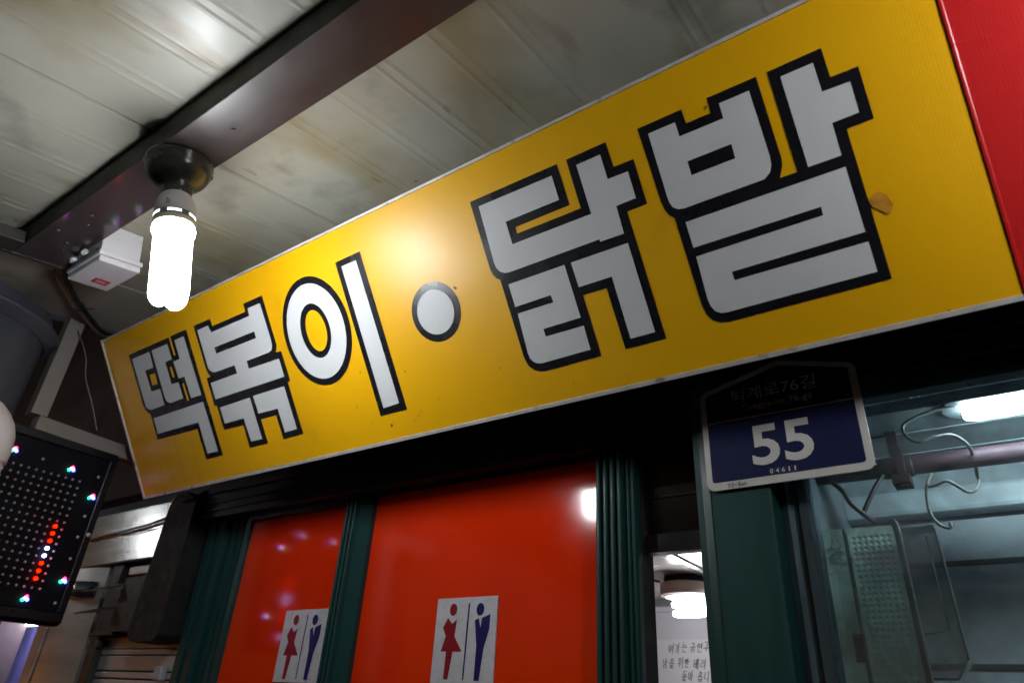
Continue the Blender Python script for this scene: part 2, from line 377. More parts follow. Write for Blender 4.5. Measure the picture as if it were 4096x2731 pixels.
LETTER_WHITE=[([(0.1467, 0.4498), (0.2527, 0.4489), (0.2507, 0.3972), (0.2015, 0.3972), (0.2049, 0.3267), (0.2552, 0.3246), (0.2557, 0.2713), (0.1802, 0.2706), (0.1695, 0.2723), (0.159, 0.2774), (0.152, 0.2856), (0.1503, 0.2989)], None), ([(0.2644, 0.4498), (0.356, 0.4493), (0.3588, 0.3995), (0.3212, 0.3981), (0.3224, 0.3257), (0.3607, 0.3239), (0.3623, 0.2717), (0.2973, 0.2704), (0.2866, 0.2722), (0.2764, 0.2764), (0.27, 0.2833), (0.2676, 0.296)], None), ([(0.3975, 0.4505), (0.4429, 0.4511), (0.4484, 0.4501), (0.457, 0.2629), (0.4021, 0.2635), (0.3976, 0.3338), (0.3657, 0.3344), (0.3635, 0.3893), (0.3986, 0.3911)], None), ([(0.1769, 0.2417), (0.4559, 0.2411), (0.4634, 0.0841), (0.4083, 0.0852), (0.4055, 0.1858), (0.1761, 0.1889)], None), ([(0.5218, 0.4505), (0.5765, 0.4507), (0.5833, 0.4282), (0.7672, 0.4288), (0.7688, 0.4504), (0.8241, 0.4501), (0.8282, 0.3411), (0.8262, 0.3272), (0.8186, 0.3162), (0.8063, 0.3127), (0.7042, 0.3119), (0.7045, 0.2886), (0.8393, 0.2865), (0.8409, 0.2349), (0.5186, 0.2361), (0.5164, 0.2871), (0.6485, 0.2876), (0.6471, 0.3125), (0.5534, 0.3132), (0.5409, 0.3157), (0.5294, 0.3232), (0.5238, 0.3325)], [(0.578, 0.3829), (0.7699, 0.3826), (0.7701, 0.363), (0.5805, 0.3634)]), ([(0.5295, 0.2085), (0.6743, 0.2092), (0.679, 0.0849), (0.6274, 0.0864), (0.6225, 0.1572), (0.5308, 0.1583)], None), ([(0.6906, 0.2108), (0.8291, 0.21), (0.834, 0.0868), (0.7824, 0.0864), (0.7786, 0.1559), (0.6932, 0.1578)], None), ([(1.156, 0.4525), (1.2087, 0.4521), (1.2189, 0.0828), (1.1647, 0.0807)], None), ([(1.5937, 0.4519), (1.7811, 0.4495), (1.7822, 0.398), (1.6483, 0.3981), (1.6493, 0.3477), (1.8412, 0.3473), (1.839, 0.4495), (1.8928, 0.4494), (1.8941, 0.3991), (1.9373, 0.3981), (1.9376, 0.3446), (1.8955, 0.344), (1.8954, 0.2881), (1.8435, 0.289), (1.8427, 0.294), (1.621, 0.2935), (1.6102, 0.296), (1.6005, 0.3022), (1.5943, 0.312), (1.5922, 0.3239)], None), ([(1.6124, 0.2693), (1.7538, 0.2692), (1.7565, 0.156), (1.6653, 0.1556), (1.666, 0.1388), (1.758, 0.1384), (1.758, 0.0877), (1.6405, 0.0865), (1.6307, 0.088), (1.621, 0.093), (1.6143, 0.1028), (1.6123, 0.1163), (1.6149, 0.2031), (1.7056, 0.203), (1.7043, 0.219), (1.6135, 0.2184)], None), ([(1.7692, 0.2689), (1.8977, 0.2685), (1.9008, 0.088), (1.8483, 0.0879), (1.8463, 0.216), (1.7711, 0.2165)], None), ([(1.9946, 0.4492), (2.0477, 0.4487), (2.0485, 0.4212), (2.1304, 0.4205), (2.1304, 0.4482), (2.1832, 0.4475), (2.1859, 0.3282), (2.184, 0.3128), (2.1786, 0.3016), (2.167, 0.2942), (2.0209, 0.2943), (2.0091, 0.2966), (2.0009, 0.3034), (1.9971, 0.3133), (1.996, 0.3258)], [(2.0499, 0.3733), (2.1313, 0.373), (2.1309, 0.3466), (2.0498, 0.3467)]), ([(2.2363, 0.448), (2.2885, 0.4474), (2.2897, 0.3973), (2.3319, 0.3953), (2.3317, 0.3435), (2.2908, 0.3433), (2.2906, 0.2879), (2.2383, 0.2882)], None), ([(2.0159, 0.2691), (2.2915, 0.268), (2.2923, 0.1566), (2.0707, 0.1568), (2.0716, 0.1408), (2.2928, 0.1401), (2.2929, 0.0888), (2.0433, 0.0886), (2.0325, 0.0901), (2.0229, 0.0961), (2.0174, 0.1072), (2.0153, 0.1224), (2.017, 0.2025), (2.2396, 0.2035), (2.2403, 0.2182), (2.0166, 0.2196)], None)]
LETTER_GAP=[[(0.3721, 0.467), (0.3808, 0.4681), (0.3829, 0.4064), (0.3733, 0.4073)], [(0.2184, 0.3791), (0.2498, 0.3776), (0.2494, 0.3426), (0.2178, 0.3435)], [(0.335, 0.3788), (0.3457, 0.3785), (0.3487, 0.3436), (0.3373, 0.3436)], [(0.3769, 0.316), (0.3859, 0.3155), (0.3879, 0.2593), (0.379, 0.26)]]
PATCH=[(2.3101, 0.2022), (2.3146, 0.2083), (2.3219, 0.2113), (2.327, 0.2118), (2.3352, 0.2041), (2.3385, 0.1942), (2.3407, 0.186), (2.3361, 0.176), (2.3315, 0.1726), (2.3258, 0.1787), (2.3119, 0.1931)]
ELLIPSES={'o_black': (1.0063, 0.3219, 0.1241, 0.1458), 'o_white': (1.0045, 0.3223, 0.1107, 0.1262), 'o_in': (1.006, 0.3233, 0.0543, 0.0731), 'o_yel': (1.0071, 0.3231, 0.0372, 0.0553), 'd_black': (1.4024, 0.2655, 0.0716, 0.0703), 'd_white': (1.4022, 0.2653, 0.0538, 0.0523)}
PICTO={'head_f': [(-0.0414, 0.0832), (-0.0515, 0.0692), (-0.0397, 0.0543), (-0.0278, 0.0684)], 'dress': [(-0.0552, 0.0503), (-0.04, 0.0356), (-0.0259, 0.046), (-0.0297, 0.007), (-0.0028, -0.0272), (-0.0314, -0.0271), (-0.0401, -0.0882), (-0.0537, -0.0879), (-0.0518, -0.027), (-0.0695, -0.0267), (-0.0572, 0.0082), (-0.0693, 0.0272)], 'bar': [(0.0076, 0.0822), (0.012, 0.082), (0.0089, -0.0884), (0.005, -0.0885)], 'head_m': [(0.0453, 0.0816), (0.0337, 0.0669), (0.0456, 0.0526), (0.0572, 0.0667)], 'body': [(0.0308, 0.0424), (0.0422, 0.0469), (0.0493, 0.0254), (0.0519, 0.0472), (0.077, 0.0554), (0.0764, 0.0218), (0.0631, -0.0195), (0.0547, -0.0896), (0.0395, -0.0893), (0.0405, -0.0138)]}

# ================================================================== SETTING
g = MB().add([(-60, -60, 0), (60, -60, 0), (60, 60, 0), (-60, 60, 0)], [(0, 1, 2, 3)]).build("ground", M['ground'])
tag(g, kind="structure")

# building wall behind the shop fronts (openings left free)
wl = empty("building_wall", (0, 0, 0), label="dark brown rendered wall above the shop fronts", cat="wall")
MB().box(-6, 3, 1.50, 1.62, 2.42, 4.2).build("upper_wall", M['wall'], wl)
MB().box(-3.05, -2.36, 1.505, 1.62, 0, 2.42).build("side_wall", M['wall'], wl)
MB().box(-6.0, -4.2, 1.50, 1.62, 0, 2.42).build("far_wall", M['wall'], wl)

# ---- canopy ceiling: ribbed sandwich panels on a 10.3 degree fall
A_C = R(10.3)
F0 = Vector((-1.23265525, 0.43564666, 2.58361023))
K = 1.06                                               # size of the canopy against the first survey
F = CAM + (F0 - CAM) * K                               # lamp foot on the beam underside
K3 = (K, K, K)
H_C = 0.055
ceil = empty("canopy_ceiling", F, (A_C, 0, 0), kind="structure"); ceil.scale = K3
PW = 0.759
def ceiling_panel(x0, x1, ribs=True):
    prof = [(x0 + .0015, .004), (x0 + .006, 0.)]
    for i in range(1, 18):
        cx = x0 + .1265 * i
        if cx > x1 - .02: break
        if ribs:
            s = .0012 if i % 2 else .0017
            prof += [(cx - .019, 0), (cx - .011, -s), (cx - .004, -s * .1), (cx + .006, -s * .2), (cx + .012, -s * .8), (cx + .021, 0)]
    prof += [(x1 - .006, 0), (x1 - .0015, .004)]
    top = [(x1 - .0015, .05), (x0 + .0015, .05)]
    poly = prof + top
    return MB().prism(poly, -1.9, 1.02, swap=lambda v: (v[0], v[2], v[1]))
sx = -1.253 - F0.x
edges = [-2.385 - F0.x, sx - PW, sx, sx + 2.25, sx + 4.5]
for i in range(len(edges) - 1):
    ceiling_panel(edges[i], edges[i + 1], ribs=i > 0).build("ceiling_panel", M['ceiling'], ceil, loc=(0, 0, H_C))

# ---- beam
beam = empty("steel_beam", F, (A_C, 0, 0), label="reddish brown painted steel box beam carrying the bare bulb under the canopy", cat="beam")
beam.scale = K3
bx0, bx1 = -1.895 - F0.x, 2.2
MB().box(bx0, bx1, -.0515, .0615, 0, .0035).build("underside_plate", M['beam'], beam, bevel=.0015)
MB().box(bx0, bx1, -.0515, -.0475, .0035, H_C - .001).build("side_plate", M['beam_dark'], beam)
MB().box(bx0, bx1, .0575, .0615, .0035, H_C - .001).build("side_plate", M['beam_dark'], beam)
MB().box(bx0 - .010, bx0 - .0005, -.078, .066, -.004, H_C - .001).build("end_plate", M['beam_dark'], beam, bevel=.001)
MB().box(bx0 - .012, bx0 + .072, -.30, -.0535, -.002, .030).build("cross_angle", M['beam_dark'], beam, bevel=.002)
for (bx, by, r) in ((-.345, -.012, .0055), (-.392, .004, .0035), (-.350, .030, .004), (-.47, -.030, .005), (-.52, .012, .0045), (-.56, .020, .004), (.18, .01, .0035)):
    MB().lathe([(r * 1.25, 0), (r * 1.2, -.0015), (r * .7, -.003), (r * .2, -.0032)], 10).build("bolt", M['vent_metal'], beam, loc=(bx, by, -.0002))

# ================================================================== BULB LAMPS
def make_lamp(label, tube_mat, group=None):
    r = empty("bare_bulb_lamp", label=label, cat="lamp", group=group)
    MB().lathe([(.045, 0), (.064, -.001), (.0665, -.006), (.0670, -.012), (.0655, -.016), (.0635, -.020), (.0620, -.030), (.054, -.044), (.043, -.055), (.0340, -.064), (.0295, -.074), (.0280, -.086), (.0275, -.090)], 40).build("lamp_base", M['lamp_base'], r)
    MB().box(-.012, .012, .062, .071, -.013, -.003).build("fixing_lug", M['lamp_base'], r, bevel=.002)
    b = MB().lathe([(.022, -.082), (.0235, -.086), (.029, -.091), (.034, -.100), (.0370, -.112), (.0385, -.126), (.0390, -.140)], 40).build("ballast_housing", M['lamp_plastic'], r)
    MB().lathe([(.0390, -.1402), (.0394, -.141), (.0394, -.151), (.0390, -.152)], 40).build("vent_ring", M['lamp_ring'], b)
    for k in range(6):
        sl = MB()
        a0 = R(60 * k + 10); n = 6; vs = []
        for i in range(n + 1):
            a = a0 + R(38) * i / n
            for z in (-.1425, -.149): vs.append((.0397 * math.cos(a), .0397 * math.sin(a), z))
        sl.add(vs, [(2 * i, 2 * i + 1, 2 * i + 3, 2 * i + 2) for i in range(n)])
        sl.build("vent_slot", M['tube_slot'], b)
    MB().lathe([(.0390, -.1522), (.0398, -.154), (.0400, -.161), (.0392, -.165)], 40).build("tube_collar", M['lamp_cream'], b)
    MB().lathe([(.018, -.1652), (.0388, -.1655), (.0400, -.170), (.0392, -.178), (.0360, -.184), (.018, -.185)], 24).build("glowing_collar", tube_mat, b)
    for k in range(4):
        a = R(90 * k + 24)
        c = Vector((math.cos(a), math.sin(a), 0)); t = Vector((-math.sin(a), math.cos(a), 0))
        rad, hw, zb = .0235, .0128, -.330 - (.004 if k % 2 else 0)
        pts = [c * rad + t * hw + Vector((0, 0, -.180)), c * rad + t * hw + Vector((0, 0, zb + .017))]
        for i in range(1, 6):
            q = math.pi * i / 6
            pts.append(c * rad + t * hw * math.cos(q) + Vector((0, 0, zb + .017 - .0125 * math.sin(q))))
        pts += [c * rad - t * hw + Vector((0, 0, zb + .017)), c * rad - t * hw + Vector((0, 0, -.180))]
        MB().tube(pts, .0094, 8).build("glowing_tube", tube_mat, r)
    return r
lamp = make_lamp("lit white compact fluorescent bulb in a grimy black holder under the brown beam", M['tube'], "bare bulbs under the canopy")
ax = Vector((.0995, .1779, -.979)).normalized()
lamp.location = F - ax * .002 + Vector((0, .004, .0))
lamp.scale = K3
q = Vector((0, 0, -1)).rotation_difference(ax)
lamp.rotation_mode = 'QUATERNION'; lamp.rotation_quaternion = q
# printed marks on the housing
for i in range(4):
    pm = MB(); a = R(-56 + i * 3.4)
    vs = [((.0388 - .0011 * max(0, (z + .126) / .014)) * math.cos(a + da), (.0388 - .0011 * max(0, (z + .126) / .014)) * math.sin(a + da), z) for (da, z) in ((0, -.116 - .002 * i), (R(1.6), -.116 - .002 * i), (R(1.6), -.132), (0, -.132))]
    pm.add(vs, [(0, 1, 2, 3)]).build("printed_mark", M['ink_grey'], lamp)

# next bulb on the same beam: the sheen on the red sign's upper corner comes from it
M['tube_far'] = emit("right_bulb_lit", (.95, .97, 1.0), STALL_L)
stall = make_lamp("second bare bulb farther right on the same brown beam", M['tube_far'], "bare bulbs under the canopy")
stall.location = Vector((.60, F.y + .004, F.z - .002))
stall.scale = K3; stall.rotation_mode = 'QUATERNION'; stall.rotation_quaternion = Vector((0, 0, -1)).rotation_difference(Vector((0, .1779, -.984)).normalized())

# next bulb along the canopy to the left: its glint stands on the stainless shutter housing
M['tube_left'] = emit("left_bulb_lit", (.93, .97, 1.0), 34.)
left = make_lamp("bare bulb farther along the canopy beyond the round duct", M['tube_left'], "bare bulbs under the canopy")
left.location = (-4.6, .45, 2.72)
MB().tube([(0, 0, -.002), (0, 0, .6)], .004, 6).build("cord", M['cable_black'], left)

# ================================================================== YELLOW SIGN
P0 = Vector((-2.36538835, 1.12442217, 2.19909829))
SW, SH = 2.4685, 0.5440
SIGN_ROT = (R(123.5), 0, 0)
sign = empty("yellow_signboard", P0, SIGN_ROT, label="long yellow signboard with white Korean letters outlined in black above the doors", cat="sign")
MB().box(0, SW, 0, SH, -.012, 0).build("face_sheet", M['yellow'], sign)
MB().box(.002, SW - .002, .002, SH - .002, -.10, -.0125).build("sign_case", M['black_body'], sign)
MB().box(-.004, SW, SH + .0005, SH + .0070, -.10, .004).build("top_trim", M['trim'], sign, bevel=.001)
MB().box(-.004, SW, -.0095, -.0005, -.10, .004).build("bottom_trim", M['trim'], sign, bevel=.001)
MB().box(-.0085, -.0005, -.009, SH + .0085, -.10, .004).build("side_trim", M['trim'], sign, bevel=.001)
z = .0006
for i, p in enumerate(LETTER_BLACK):
    MB().flat(p, z + .0001 * i).build("letter_outline", M['vinyl_black'], sign)
MB().flat(ell_pts(ELLIPSES['o_black']), z + .0002, ell_pts(ELLIPSES['o_yel'])).build("letter_outline", M['vinyl_black'], sign)
MB().flat(ell_pts(ELLIPSES['d_black']), z).build("dot_outline", M['vinyl_black'], sign)
for p in LETTER_GAP:
    MB().flat(p, z + .0012).build("letter_gap", M['yellow'], sign)
for p, h in LETTER_WHITE:
    MB().flat(p, z + .0016, h).build("letter_stroke", M['vinyl_white'], sign)
e = ELLIPSES['o_white']
MB().flat(ell_pts((ELLIPSES['o_black'][0], ELLIPSES['o_black'][1], ELLIPSES['o_black'][2] - .0175, ELLIPSES['o_black'][3] - .0185)), z + .0016, ell_pts(ELLIPSES['o_in'])).build("letter_stroke", M['vinyl_white'], sign)
MB().flat(ell_pts(ELLIPSES['d_white']), z + .0016).build("dot", M['vinyl_white'], sign)
MB().flat(PATCH, z + .0020).build("tape_residue", M['residue'], sign)
# scratches and hairline cracks
for (x, y, l, w_, sl) in ((.13, .04, .14, .0006, .03), (.17, .02, .10, .0005, .05), (.255, .0, .17, .0008, .0), (.335, .0, .15, .0006, .01)):
    MB().flat([(x, y), (x + w_, y), (x + w_ + sl, y + l), (x + sl, y + l)], z + .0021).build("hairline_crack", M['scuff'], sign)
for (x, y) in ((1.255, .032), (1.262, .037), (1.268, .041), (1.274, .047), (1.28, .05), (1.345, .065), (1.10, .045), (1.115, .05), (.95, .02), (1.7, .03), (1.9, .025)):
    s_ = rng.uniform(.0012, .0028)
    MB().flat([(x - s_, y), (x, y - s_ * .6), (x + s_ * .7, y + s_ * .2), (x, y + s_)], z + .0022).build("scuff", M['scuff'], sign)

red = empty("red_signboard", P0 + Vector((SW + .002, 0, 0)), SIGN_ROT, label="red signboard butted against the right end of the yellow one", cat="sign")
MB().box(.006, 1.6, .0, SH, -.012, .002).build("face_sheet", M['red_sign'], red)
MB().box(0, .006, -.002, SH + .002, -.10, .0042).build("edge_bead", M['red_sign'], red, bevel=.002)
MB().box(.006, 1.6, .002, SH - .002, -.10, -.0125).build("sign_case", M['black_body'], red)
MB().box(.0, 1.6, SH + .0025, SH + .0085, -.10, .004).build("top_trim", M['trim'], red)
MB().box(.0, 1.6, -.0090, -.0025, -.10, .004).build("bottom_trim", M['trim'], red)
# bracket carrying the signs back to the wall
br = empty("sign_bracket", (-2.2, 1.2, 2.3), label="black steel rail holding the signboards off the wall", cat="bracket")
MB().box(-.1, 3.6, .07, .10, .02, .06).build("rail", M['black_body'], br)
for x in (.1, 1.2, 2.3, 3.2): MB().box(x, x + .03, .1005, .30, .02, .06).build("arm", M['black_body'], br)

# ================================================================== SHOP FRONT
def ribbed(x0, x1, yf, yb, ribs, depth=.010, gap=.006):
    """aluminium section: n raised ribs across its width"""
    poly = [(x0, yb), (x0, yf + depth)]
    wd = (x1 - x0) / ribs
    for i in range(ribs):
        a = x0 + wd * i; b = a + wd
        poly += [(a + gap * .5, yf + depth), (a + gap * .5 + .0015, yf + .0015), (a + gap * .5 + .0045, yf), (b - gap * .5 - .0045, yf), (b - gap * .5 - .0015, yf + .0015), (b - gap * .5, yf + depth)]
    poly += [(x1, yf + depth), (x1, yb)]
    out = []
    for p in poly:
        if not out or (abs(p[0] - out[-1][0]) + abs(p[1] - out[-1][1])) > 1e-6: out.append(p)
    return out

front = empty("shop_facade", (0, 0, 0), label="dark green aluminium shop front frame around the red panels", cat="shop front")
def post(poly, z0, z1, name="post", mat='green'):
    return MB().prism(poly, z0, z1).build(name, M[mat], front)
post(ribbed(-2.350, -2.235, 1.372, 1.47, 2, .016, .016), 0, 2.172)
post(ribbed(-2.2345, -2.118, 1.392, 1.47, 3, .010, .008), 0, 2.172)
post(ribbed(-1.617, -1.567, 1.362, 1.47, 3, .009, .005), 0, 2.172)
post([(-1.5665, 1.47), (-1.5665, 1.374), (-1.519, 1.384), (-1.519, 1.47)], 0, 2.172)
post(ribbed(-.7615, -.690, 1.362, 1.47, 4, .009, .005), 0, 2.186)
post(ribbed(-.6895, -.664, 1.374, 1.398, 2, .006, .003), 0, 2.186)
MB().box(-.6895, -.6705, 1.3985, 1.47, 0, 2.186).build('rebate', M['black_body'], front)
post([(-.525, 1.47), (-.525, 1.388), (-.5015, 1.388), (-.5015, 1.47)], 0, 2.1855, "jamb")
# header rails
MB().box(-2.352, -.7625, 1.345, 1.47, 2.1725, 2.26).build("header_rail", M['green'], front, bevel=.002)
MB().box(-.762, -.5, 1.345, 1.47, 2.1865, 2.26).build("header_rail", M['green'], front, bevel=.002)
MB().box(-2.352, .9, 1.335, 1.47, 2.2605, 2.42).build("header_board", M['green_dark'], front, bevel=.002)
for zz, yy in ((2.196, 1.3445), (2.222, 1.3445)):
    MB().box(-2.35, -.51, yy - .006, yy, zz, zz + .006).build("header_bead", M['green'], front)
MB().box(-2.1175, -1.6175, 1.378, 1.47, 2.153, 2.172).build("panel_bead", M['green'], front)
MB().box(-1.5185, -.7620, 1.390, 1.47, 2.166, 2.172).build("panel_bead", M['green'], front)
# pier with the address plate
pier = [(-.501, 1.47), (-.501, 1.322), (-.486, 1.316), (-.470, 1.312), (-.356, 1.312), (-.352, 1.316), (-.352, 1.47)]
post(pier, 0, 2.2595, "pier")
MB().box(-.4695, -.4675, 1.3105, 1.3118, 0, 2.2595).build("pier_bead", M['green'], front)

# red film panels
for (x0, x1, zt, lb) in ((-2.1175, -1.6175, 2.1525, "narrower red orange glossy door panel with small restroom sign, nearer the shutter"),
                         (-1.5185, -.7620, 2.1655, "wide red orange glossy door panel with a bulb glint on its right edge")):
    p = empty("red_door_panel", ((x0 + x1) / 2, 1.40, 0), label=lb, cat="door panel")
    hw = (x1 - x0) / 2
    MB().box(-hw, hw, 0, .012, .15, zt).build("film_sheet", M['red_panel'], p)
    MB().box(-hw, hw, -.004, .014, .0, .1495).build("bottom_rail", M['green'], p)

# restroom pictograms
def picto_sign(cx, cz, lab):
    r = empty("restroom_sign", (cx, 1.3995, cz), (R(90), 0, 0), label=lab, cat="sign", group="restroom signs")
    MB().box(-.095, .0955, -.0965, .0965, 0, .005).build("plate", M['picto_white'], r, bevel=.0008)
    z = .0058
    def hd(k):
        P = PICTO[k]; xs = [p[0] for p in P]; ys = [p[1] for p in P]
        return ell_pts(((min(xs) + max(xs)) / 2, (min(ys) + max(ys)) / 2, (max(xs) - min(xs)) / 2, (max(ys) - min(ys)) / 2), 28)
    MB().flat(hd('head_f'), z).build("woman_head", M['picto_red'], r)
    MB().flat(PICTO['dress'], z).build("woman_figure", M['picto_red'], r)
    MB().flat(PICTO['bar'], z).build("divider_line", M['picto_blue'], r)
    MB().flat(hd('head_m'), z).build("man_head", M['picto_blue'], r)
    MB().flat(PICTO['body'], z).build("man_figure", M['picto_blue'], r)
    return r
picto_sign(-1.745, 1.7585, "white restroom sign with red woman and blue man on the narrower red panel")
picto_sign(-1.141, 1.767, "white restroom sign with red woman and blue man on the wide red panel")

# ---- text helpers
def text_mesh(body, x0, x1, y0, y1, z, mat, parent, name, bold=0., stretch=True, shear=0.):
    cu = bpy.data.curves.new(name, 'FONT'); cu.body = body; cu.size = 1.; cu.offset = bold; cu.resolution_u = 4; cu.shear = shear
    o = bpy.data.objects.new(name, cu); COL.objects.link(o)
    dg = bpy.context.evaluated_depsgraph_get(); dg.update()
    me = bpy.data.meshes.new_from_object(o.evaluated_get(dg))
    bpy.data.objects.remove(o)
    xs = [v.co.x for v in me.vertices]; ys = [v.co.y for v in me.vertices]
    if not xs: return None
    kx = (x1 - x0) / (max(xs) - min(xs)); ky = (y1 - y0) / (max(ys) - min(ys))
    mx, my = min(xs), min(ys)
    for v in me.vertices: v.co = Vector((x0 + (v.co.x - mx) * kx, y0 + (v.co.y - my) * ky, z))
    me.materials.clear(); me.materials.append(mat); me.name = name
    return link(bpy.data.objects.new(name, me), parent)

def ribbon(mb, pts, w, z):
    """a pen stroke of even width"""
    P = [Vector((p[0], p[1])) for p in pts]
    L_, R_ = [], []
    for i, p in enumerate(P):
        t = (P[min(i + 1, len(P) - 1)] - P[max(i - 1, 0)])
        t = t.normalized() if t.length > 0 else Vector((1, 0))
        n_ = Vector((-t.y, t.x)) * w * .5
        e_ = t * w * .35 if i == len(P) - 1 else (-t * w * .35 if i == 0 else Vector((0, 0)))
        L_.append(p + n_ + e_); R_.append(p - n_ + e_)
    k = len(P)
    vs = [(a.x, a.y, z) for a in L_] + [(a.x, a.y, z) for a in R_]
    mb.add(vs, [(i, i + 1, k + i + 1, k + i) for i in range(k - 1)])

# ---- address plate
PX, PZ = -.3165, 2.145
plate = empty("address_plate", (PX, 1.306, PZ), (R(90), 0, 0), label="house shaped navy address plate with white border and number 55", cat="address plate")
def corner_round(pts, rad, n=6):
    out = []
    N_ = len(pts)
    for i in range(N_):
        p = Vector(pts[i]); a = Vector(pts[i - 1]); b = Vector(pts[(i + 1) % N_])
        da = (a - p).normalized(); db = (b - p).normalized()
        ang = da.angle(db); d = min(rad / math.tan(ang / 2), (a - p).length * .45, (b - p).length * .45)
        s_, e_ = p + da * d, p + db * d
        for k in range(n + 1):
            t = k / n
            q_ = s_ * (1 - t) ** 2 + p * 2 * t * (1 - t) + e_ * t * t
            out.append((q_.x, q_.y))
    return out
def pl(pts): return [(x - PX, z_ - PZ) for x, z_ in pts]
outer = corner_round(pl([(-.470, 2.019), (-.163, 2.022), (-.163, 2.233), (-.304, 2.2725), (-.470, 2.230)]), .018)
inner = corner_round(pl([(-.458, 2.0345), (-.176, 2.0365), (-.176, 2.225), (-.304, 2.2605), (-.458, 2.221)]), .007)
MB().prism(outer, 0, .004).build("plate_border", M['plate_white'], plate, bevel=.0008)
MB().flat(inner, .0046).build("plate_field", M['plate_navy'], plate)
MB().flat(pl([(-.458, 2.1590), (-.176, 2.1590), (-.176, 2.1610), (-.458, 2.1610)]), .0051).build("dividing_line", M['plate_white'], plate)
def pt(body, x0, x1, z0, z1, nm, bold=0., mat='plate_white', zz=.0052): return text_mesh(body, x0 - PX, x1 - PX, z0 - PZ, z1 - PZ, zz, M[mat], plate, nm, bold)
pt("55", -.374, -.258, 2.0575, 2.1395, "house_number", .022)
pt("퇴계로76길", -.404, -.237, 2.197, 2.2265, "street_name")
pt("Toegye-ro 76-gil", -.385, -.248, 2.1725, 2.1895, "street_name_latin", .004)
for i, ch in enumerate("04611"):
    x0 = -.3455 + i * .0108
    pt(ch, x0 + (.0030 if ch == '1' else .0012), x0 + (.0058 if ch == '1' else .0072), 2.0390, 2.0478, "postcode_digit", .02)
    f_ = MB(); a, b, c, d = x0 - PX - .0004, x0 - PX + .0090, 2.0377 - PZ, 2.0490 - PZ; t_ = .0003
    for q4 in ((a, b, c, c + t_), (a, b, d - t_, d), (a, a + t_, c + t_, d - t_), (b - t_, b, c + t_, d - t_)):
        f_.add([(q4[0], q4[2], .0052), (q4[1], q4[2], .0052), (q4[1], q4[3], .0052), (q4[0], q4[3], .0052)], [(0, 1, 2, 3)])
    f_.build("digit_box", M['digit_box'], plate)
hw_ = MB()
for st in ([(0, .006), (.001, .0075), (.003, .0078), (.004, .006), (.0025, .003), (.0005, .0008), (.0045, .0012)],
           [(.007, .006), (.008, .0075), (.010, .0078), (.011, .006), (.0095, .003), (.0075, .0008), (.0115, .0012)],
           [(.0135, .004), (.0175, .0045)],
           [(.0205, .008), (.0198, .0045), (.024, .0048)], [(.0240, .0085), (.0225, -.0015)],
           [(.028, .0045), (.0262, .0042), (.0255, .0024), (.0265, .0010), (.0285, .0012), (.0295, .003), (.028, .0045)],
           [(.0335, .0055), (.0312, .005), (.0305, .003), (.0315, .0016), (.0345, .0018), (.0368, .0036), (.0355, .0054), (.0335, .0055)]):
    ribbon(hw_, [(x - .429 - PX + (y * .12), y + 2.0225 - PZ) for x, y in st], .0015, .0046)
hw_.build("handwritten_number", M['ink'], plate)
for x, z_ in ((-.466, 2.027), (-.167, 2.030)):
    MB().lathe([(.0022, 0), (.0022, .0006), (.0012, .0011)], 10).build("rivet", M['steel_dull'], plate, loc=(x + .004 - PX, z_ - PZ, .004))

# ---- transom of the narrow doorway
tr = empty("door_transom", (-.5945, 1.43, 2.0), label="dark reddish glass transom over the narrow lit doorway", cat="transom")
hw = .0685
MB().box(-hw, hw, 0, .008, -.020, .185).build("dark_pane", M['transom_glass'], tr)
MB().box(-hw, hw, -.004, -.0002, .060, .066).build("glazing_bar", M['transom_dark'], tr, bevel=.001)
MB().box(-hw, hw, -.010, .02, -.062, -.0205).build("door_head_rail", M['transom_dark'], tr, bevel=.002)
MB().box(-hw, hw, -.014, .0, -.0665, -.0625).build("drip_edge", M['steel'], tr)

# ---- restroom behind the doorway
room = empty("restroom_room", (0, 0, 0), kind="structure")
MB().box(-1.75, -.42, 2.77, 2.81, 0, 2.13).build("back_wall", M['room_wall'], room)
MB().box(-1.79, -1.7505, 1.48, 2.81, 0, 2.13).build("side_wall", M['room_wall'], room)
MB().box(-.4195, -.385, 1.48, 2.81, 0, 2.40).build("partition_wall", M['room_wall'], room)
MB().box(-1.75, -.42, 1.48, 2.7695, 2.062, 2.13).build("room_ceiling", M['room_ceiling'], room)
MB().box(-1.75, -.42, 2.72, 2.7695, 2.040, 2.0615).build("cove_moulding", M['room_trim'], room, bevel=.006)
MB().box(-1.75, -.42, 2.745, 2.7695, 2.020, 2.0395).build("cove_moulding", M['room_wall'], room, bevel=.003)
MB().box(-.850, -.832, 1.49, 2.72, 2.056, 2.0615).build("ceiling_joint_strip", M['room_trim'], room)
rl = empty("restroom_lamp", (-.945, 2.32, 2.036), label="round beige ceiling lamp with a short lit bulb inside the restroom", cat="lamp")
MB().lathe([(.070, .0255), (.070, .010), (.060, .005)], 32).build("dark_backplate", M['transom_dark'], rl)
MB().lathe([(.083, .004), (.085, 0), (.084, -.034), (.078, -.0365)], 40).build("lamp_base", M['room_lamp'], rl)
MB().lathe([(.0775, -.036), (.07, -.040), (.05, -.0445), (.0, -.046)], 40).build("reflector", M['lamp_cream'], rl)
for dy, zc, dx in ((-.022, -.064, 0), (.014, -.070, .006), (-.008, -.090, -.003)):
    pts = [(-.040 + .120 * i / 6 + dx, dy, zc) for i in range(7)]
    MB().tube(pts, [.008, .0135, .014, .014, .014, .0135, .008], 8).build("glowing_tube", M['room_tube'], rl)
wr = MB(); wr.tube(smooth_path([(-1.35, 2.0, 2.056), (-1.2, 2.12, 2.056), (-1.08, 2.2, 2.052), (-1.02, 2.28, 2.046)]), .004, 6)
tag(wr.build("lamp_cord", M['cable_tan']), "thin cord running along the restroom ceiling to its lamp", "cord")
